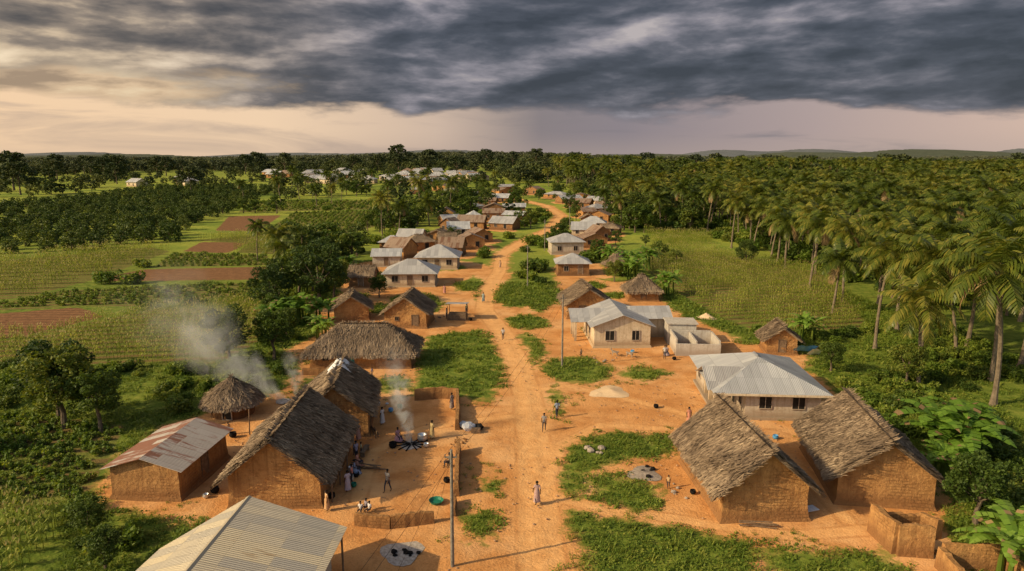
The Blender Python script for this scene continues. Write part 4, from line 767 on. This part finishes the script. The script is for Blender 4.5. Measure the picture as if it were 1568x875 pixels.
person('standing_man',-9.05,46.1,2.6,'walk',0,(.03,.05,.08),1.05); person('standing_woman',-11.95,46.1,.7,'stand',1,(.35,.30,.42)); person('standing_woman',-12.75,43.4,2.2,'stand',1,(.42,.20,.05),.9)
for x,y,c_ in ((-10.35,43.,(.6,.6,.62)),(-9.75,43.05,(.5,.5,.55)),(-10.05,43.4,(.1,.1,.2))): person('seated_child',x,y,R.uniform(2,4),'sit',0,c_,.75)
person('seated_man',-4.9,50.2,1.8,'sit',0,(.02,.02,.03),1.,.0); b=B(); b.box(-.2,.2,-.2,.2,.26,.32); [b.box(sx*.15-.03,sx*.15+.03,sy*.15-.03,sy*.15+.03,0,.26) for sx in(-1,1) for sy in(-1,1)]; b.out('wooden_stool','wood',loc=(-4.9,50.2,0))
person('standing_woman',-11.8,58.8,1.,'stand',1,(.45,.45,.5)); person('standing_man',-12.5,51.3,4.,'stand',0,(.10,.12,.3)); person('seated_woman',-12.2,50.3,4.5,'sit',1,(.4,.1,.06)); person('standing_woman',16.1,58.8,3.3,'stand',1,(.5,.12,.06),1.); person('standing_child',11.5,46.6,3.,'stand',0,(.5,.3,.1),.62)
person('standing_man',18.4,79.3,3.2,'stand',0,(.5,.5,.5)); person('standing_child',-24.9,56.6,1.,'stand',0,(.45,.25,.1),.65); person('standing_woman',-13.0,60.4,1.2,'stand',1,(.15,.25,.35)); person('walking_woman',-13.2,55.2,.2,'walk',1,(.35,.12,.1)); person('standing_man',-9.8,100,2.,'stand',0,(.1,.1,.12)); person('walking_woman',-2.6,148,.1,'walk',1,(.4,.2,.1)); person('standing_woman',-5.8,62.6,1.,'stand',1,(.1,.08,.1)); person('seated_woman',19.,81,3.,'sit',1,(.35,.25,.3))
person('standing_man',-11.9,47.2,1.6,'stand',0,(.45,.08,.06),.98); person('seated_woman',-12.1,48.9,5.,'sit',1,(.12,.2,.4)); person('standing_child',-12.3,52.2,2.,'stand',0,(.5,.45,.2),.7); person('standing_woman',-6.9,55.6,2.3,'stand',1,(.5,.35,.1)); person('seated_woman',-9.8,55.2,3.9,'sit',1,(.3,.08,.15)); person('walking_man',-1.2,88,.1,'walk',0,(.4,.4,.42)); person('walking_woman',-4.8,112,3.1,'walk',1,(.1,.25,.3)); person('standing_child',8.4,80,.5,'stand',0,(.4,.2,.1),.65); person('standing_man',-7,103,4,'stand',0,(.3,.3,.1)); person('standing_woman',-12,119,3.,'stand',1,(.4,.1,.1)); person('walking_child',-15.5,72.5,1.3,'walk',0,(.1,.1,.3),.65)
gj={'pl':(0,-.35,.56,.14),'md':(0,0,.54,.16),'ch':(0,.3,.58,.15),'nk':(0,.47,.74,.07),'hd':(0,.56,.86,.065),'mz':(0,.73,.79,.035),'tl':(0,-.52,.68,.02)}; ge=[('pl','md'),('md','ch'),('ch','nk'),('nk','hd'),('hd','mz'),('pl','tl')]
for s,k in((-1,'l'),(1,'r')):
    gj.update({'sh'+k:(.1*s,.3,.44,.06),'kn'+k:(.1*s,.32,.25,.03),'hf'+k:(.1*s,.31,.02,.027),'hp'+k:(.1*s,-.34,.48,.08),'st'+k:(.11*s,-.24,.36,.05),'hk'+k:(.1*s,-.43,.22,.027),'hh'+k:(.1*s,-.39,.02,.027),'er'+k:(.13*s,.52,.86,.018)}); ge+=[('ch','sh'+k),('sh'+k,'kn'+k),('kn'+k,'hf'+k),('pl','hp'+k),('hp'+k,'st'+k),('st'+k,'hk'+k),('hk'+k,'hh'+k),('hd','er'+k)]
gm=skinmesh(gj,ge,'pl'); gm.materials.clear(); gm.materials.append(M['goathair'])
for x,y,r_ in ((12.6,80.5,1.),(14.3,79.9,4.),(-20.5,57.5,.4)):
    o=bpy.data.objects.new('goat',gm); COL.objects.link(o); o.location=(x,y,0); o.rotation_euler=(0,0,r_)
# ---------------------------------------------------------------- smoke
def smoke(name,loc,dirv,L,r0,r1,dens,nsc,pw=1.1):
    b=B(); b.tube([(0,0,0),(0,0,L*.5),(0,0,L)],[r0*1.3,(r0+r1)*.65,r1*1.3],16); m,g=mat(name); tc=g.n('ShaderNodeTexCoord').outputs['Object']; sp=g.n('ShaderNodeSeparateXYZ',{0:tc})
    t=g.m('DIVIDE',sp.outputs[2],L); wob=g.noise(tc,nsc*.5,2); 
    xx=g.m('ADD',sp.outputs[0],g.m('MULTIPLY',g.m('MULTIPLY',g.m('SUBTRACT',wob,.5),t),r1*2.)); rr=g.m('SQRT',g.m('ADD',g.m('MULTIPLY',xx,xx),g.m('MULTIPLY',sp.outputs[1],sp.outputs[1])))
    Rz=g.m('ADD',g.m('MULTIPLY',t,r1-r0),r0); f=g.ss(g.m('DIVIDE',rr,Rz),1.,.1); n=g.ss(g.noise(tc,nsc,3,.6,.8),.38,.72)
    de=g.m('MULTIPLY',g.m('MULTIPLY',f,n),g.m('MULTIPLY',g.m('POWER',g.m('SUBTRACT',1.,t,clamp=True),pw),dens)); de=g.m('MULTIPLY',de,g.m('DIVIDE',r0+.4,g.m('ADD',Rz,.2)))
    v=g.n('ShaderNodeVolumeScatter',{'Color':(.99,.99,.99,1),'Density':de,'Anisotropy':0.}).outputs[0]; g.n('ShaderNodeOutputMaterial',{1:v})
    o=b.out(name,m); o.location=loc; o.rotation_euler=Vector(dirv).to_track_quat('Z','Y').to_euler()
smoke('smoke_plume',(-22.8,64.8,.1),(-.80,.42,.42),23,.7,7.5,2.6,.30,1.1)
smoke('smoke_plume',(-21.8,66.2,.1),(-.2,.3,1.),5,.5,1.6,2.6,.9)
smoke('smoke_plume',(-8.6,54.6,.1),(-.25,.25,1.),8.5,.5,1.9,4.4,.9)
b=B(); b.blob((0,0,0),(.9,.9,.15),0,10,5,.2); b.out('smouldering_embers','ash',loc=(-22.8,64.8,0))
for o in HID: bpy.data.objects.remove(o)
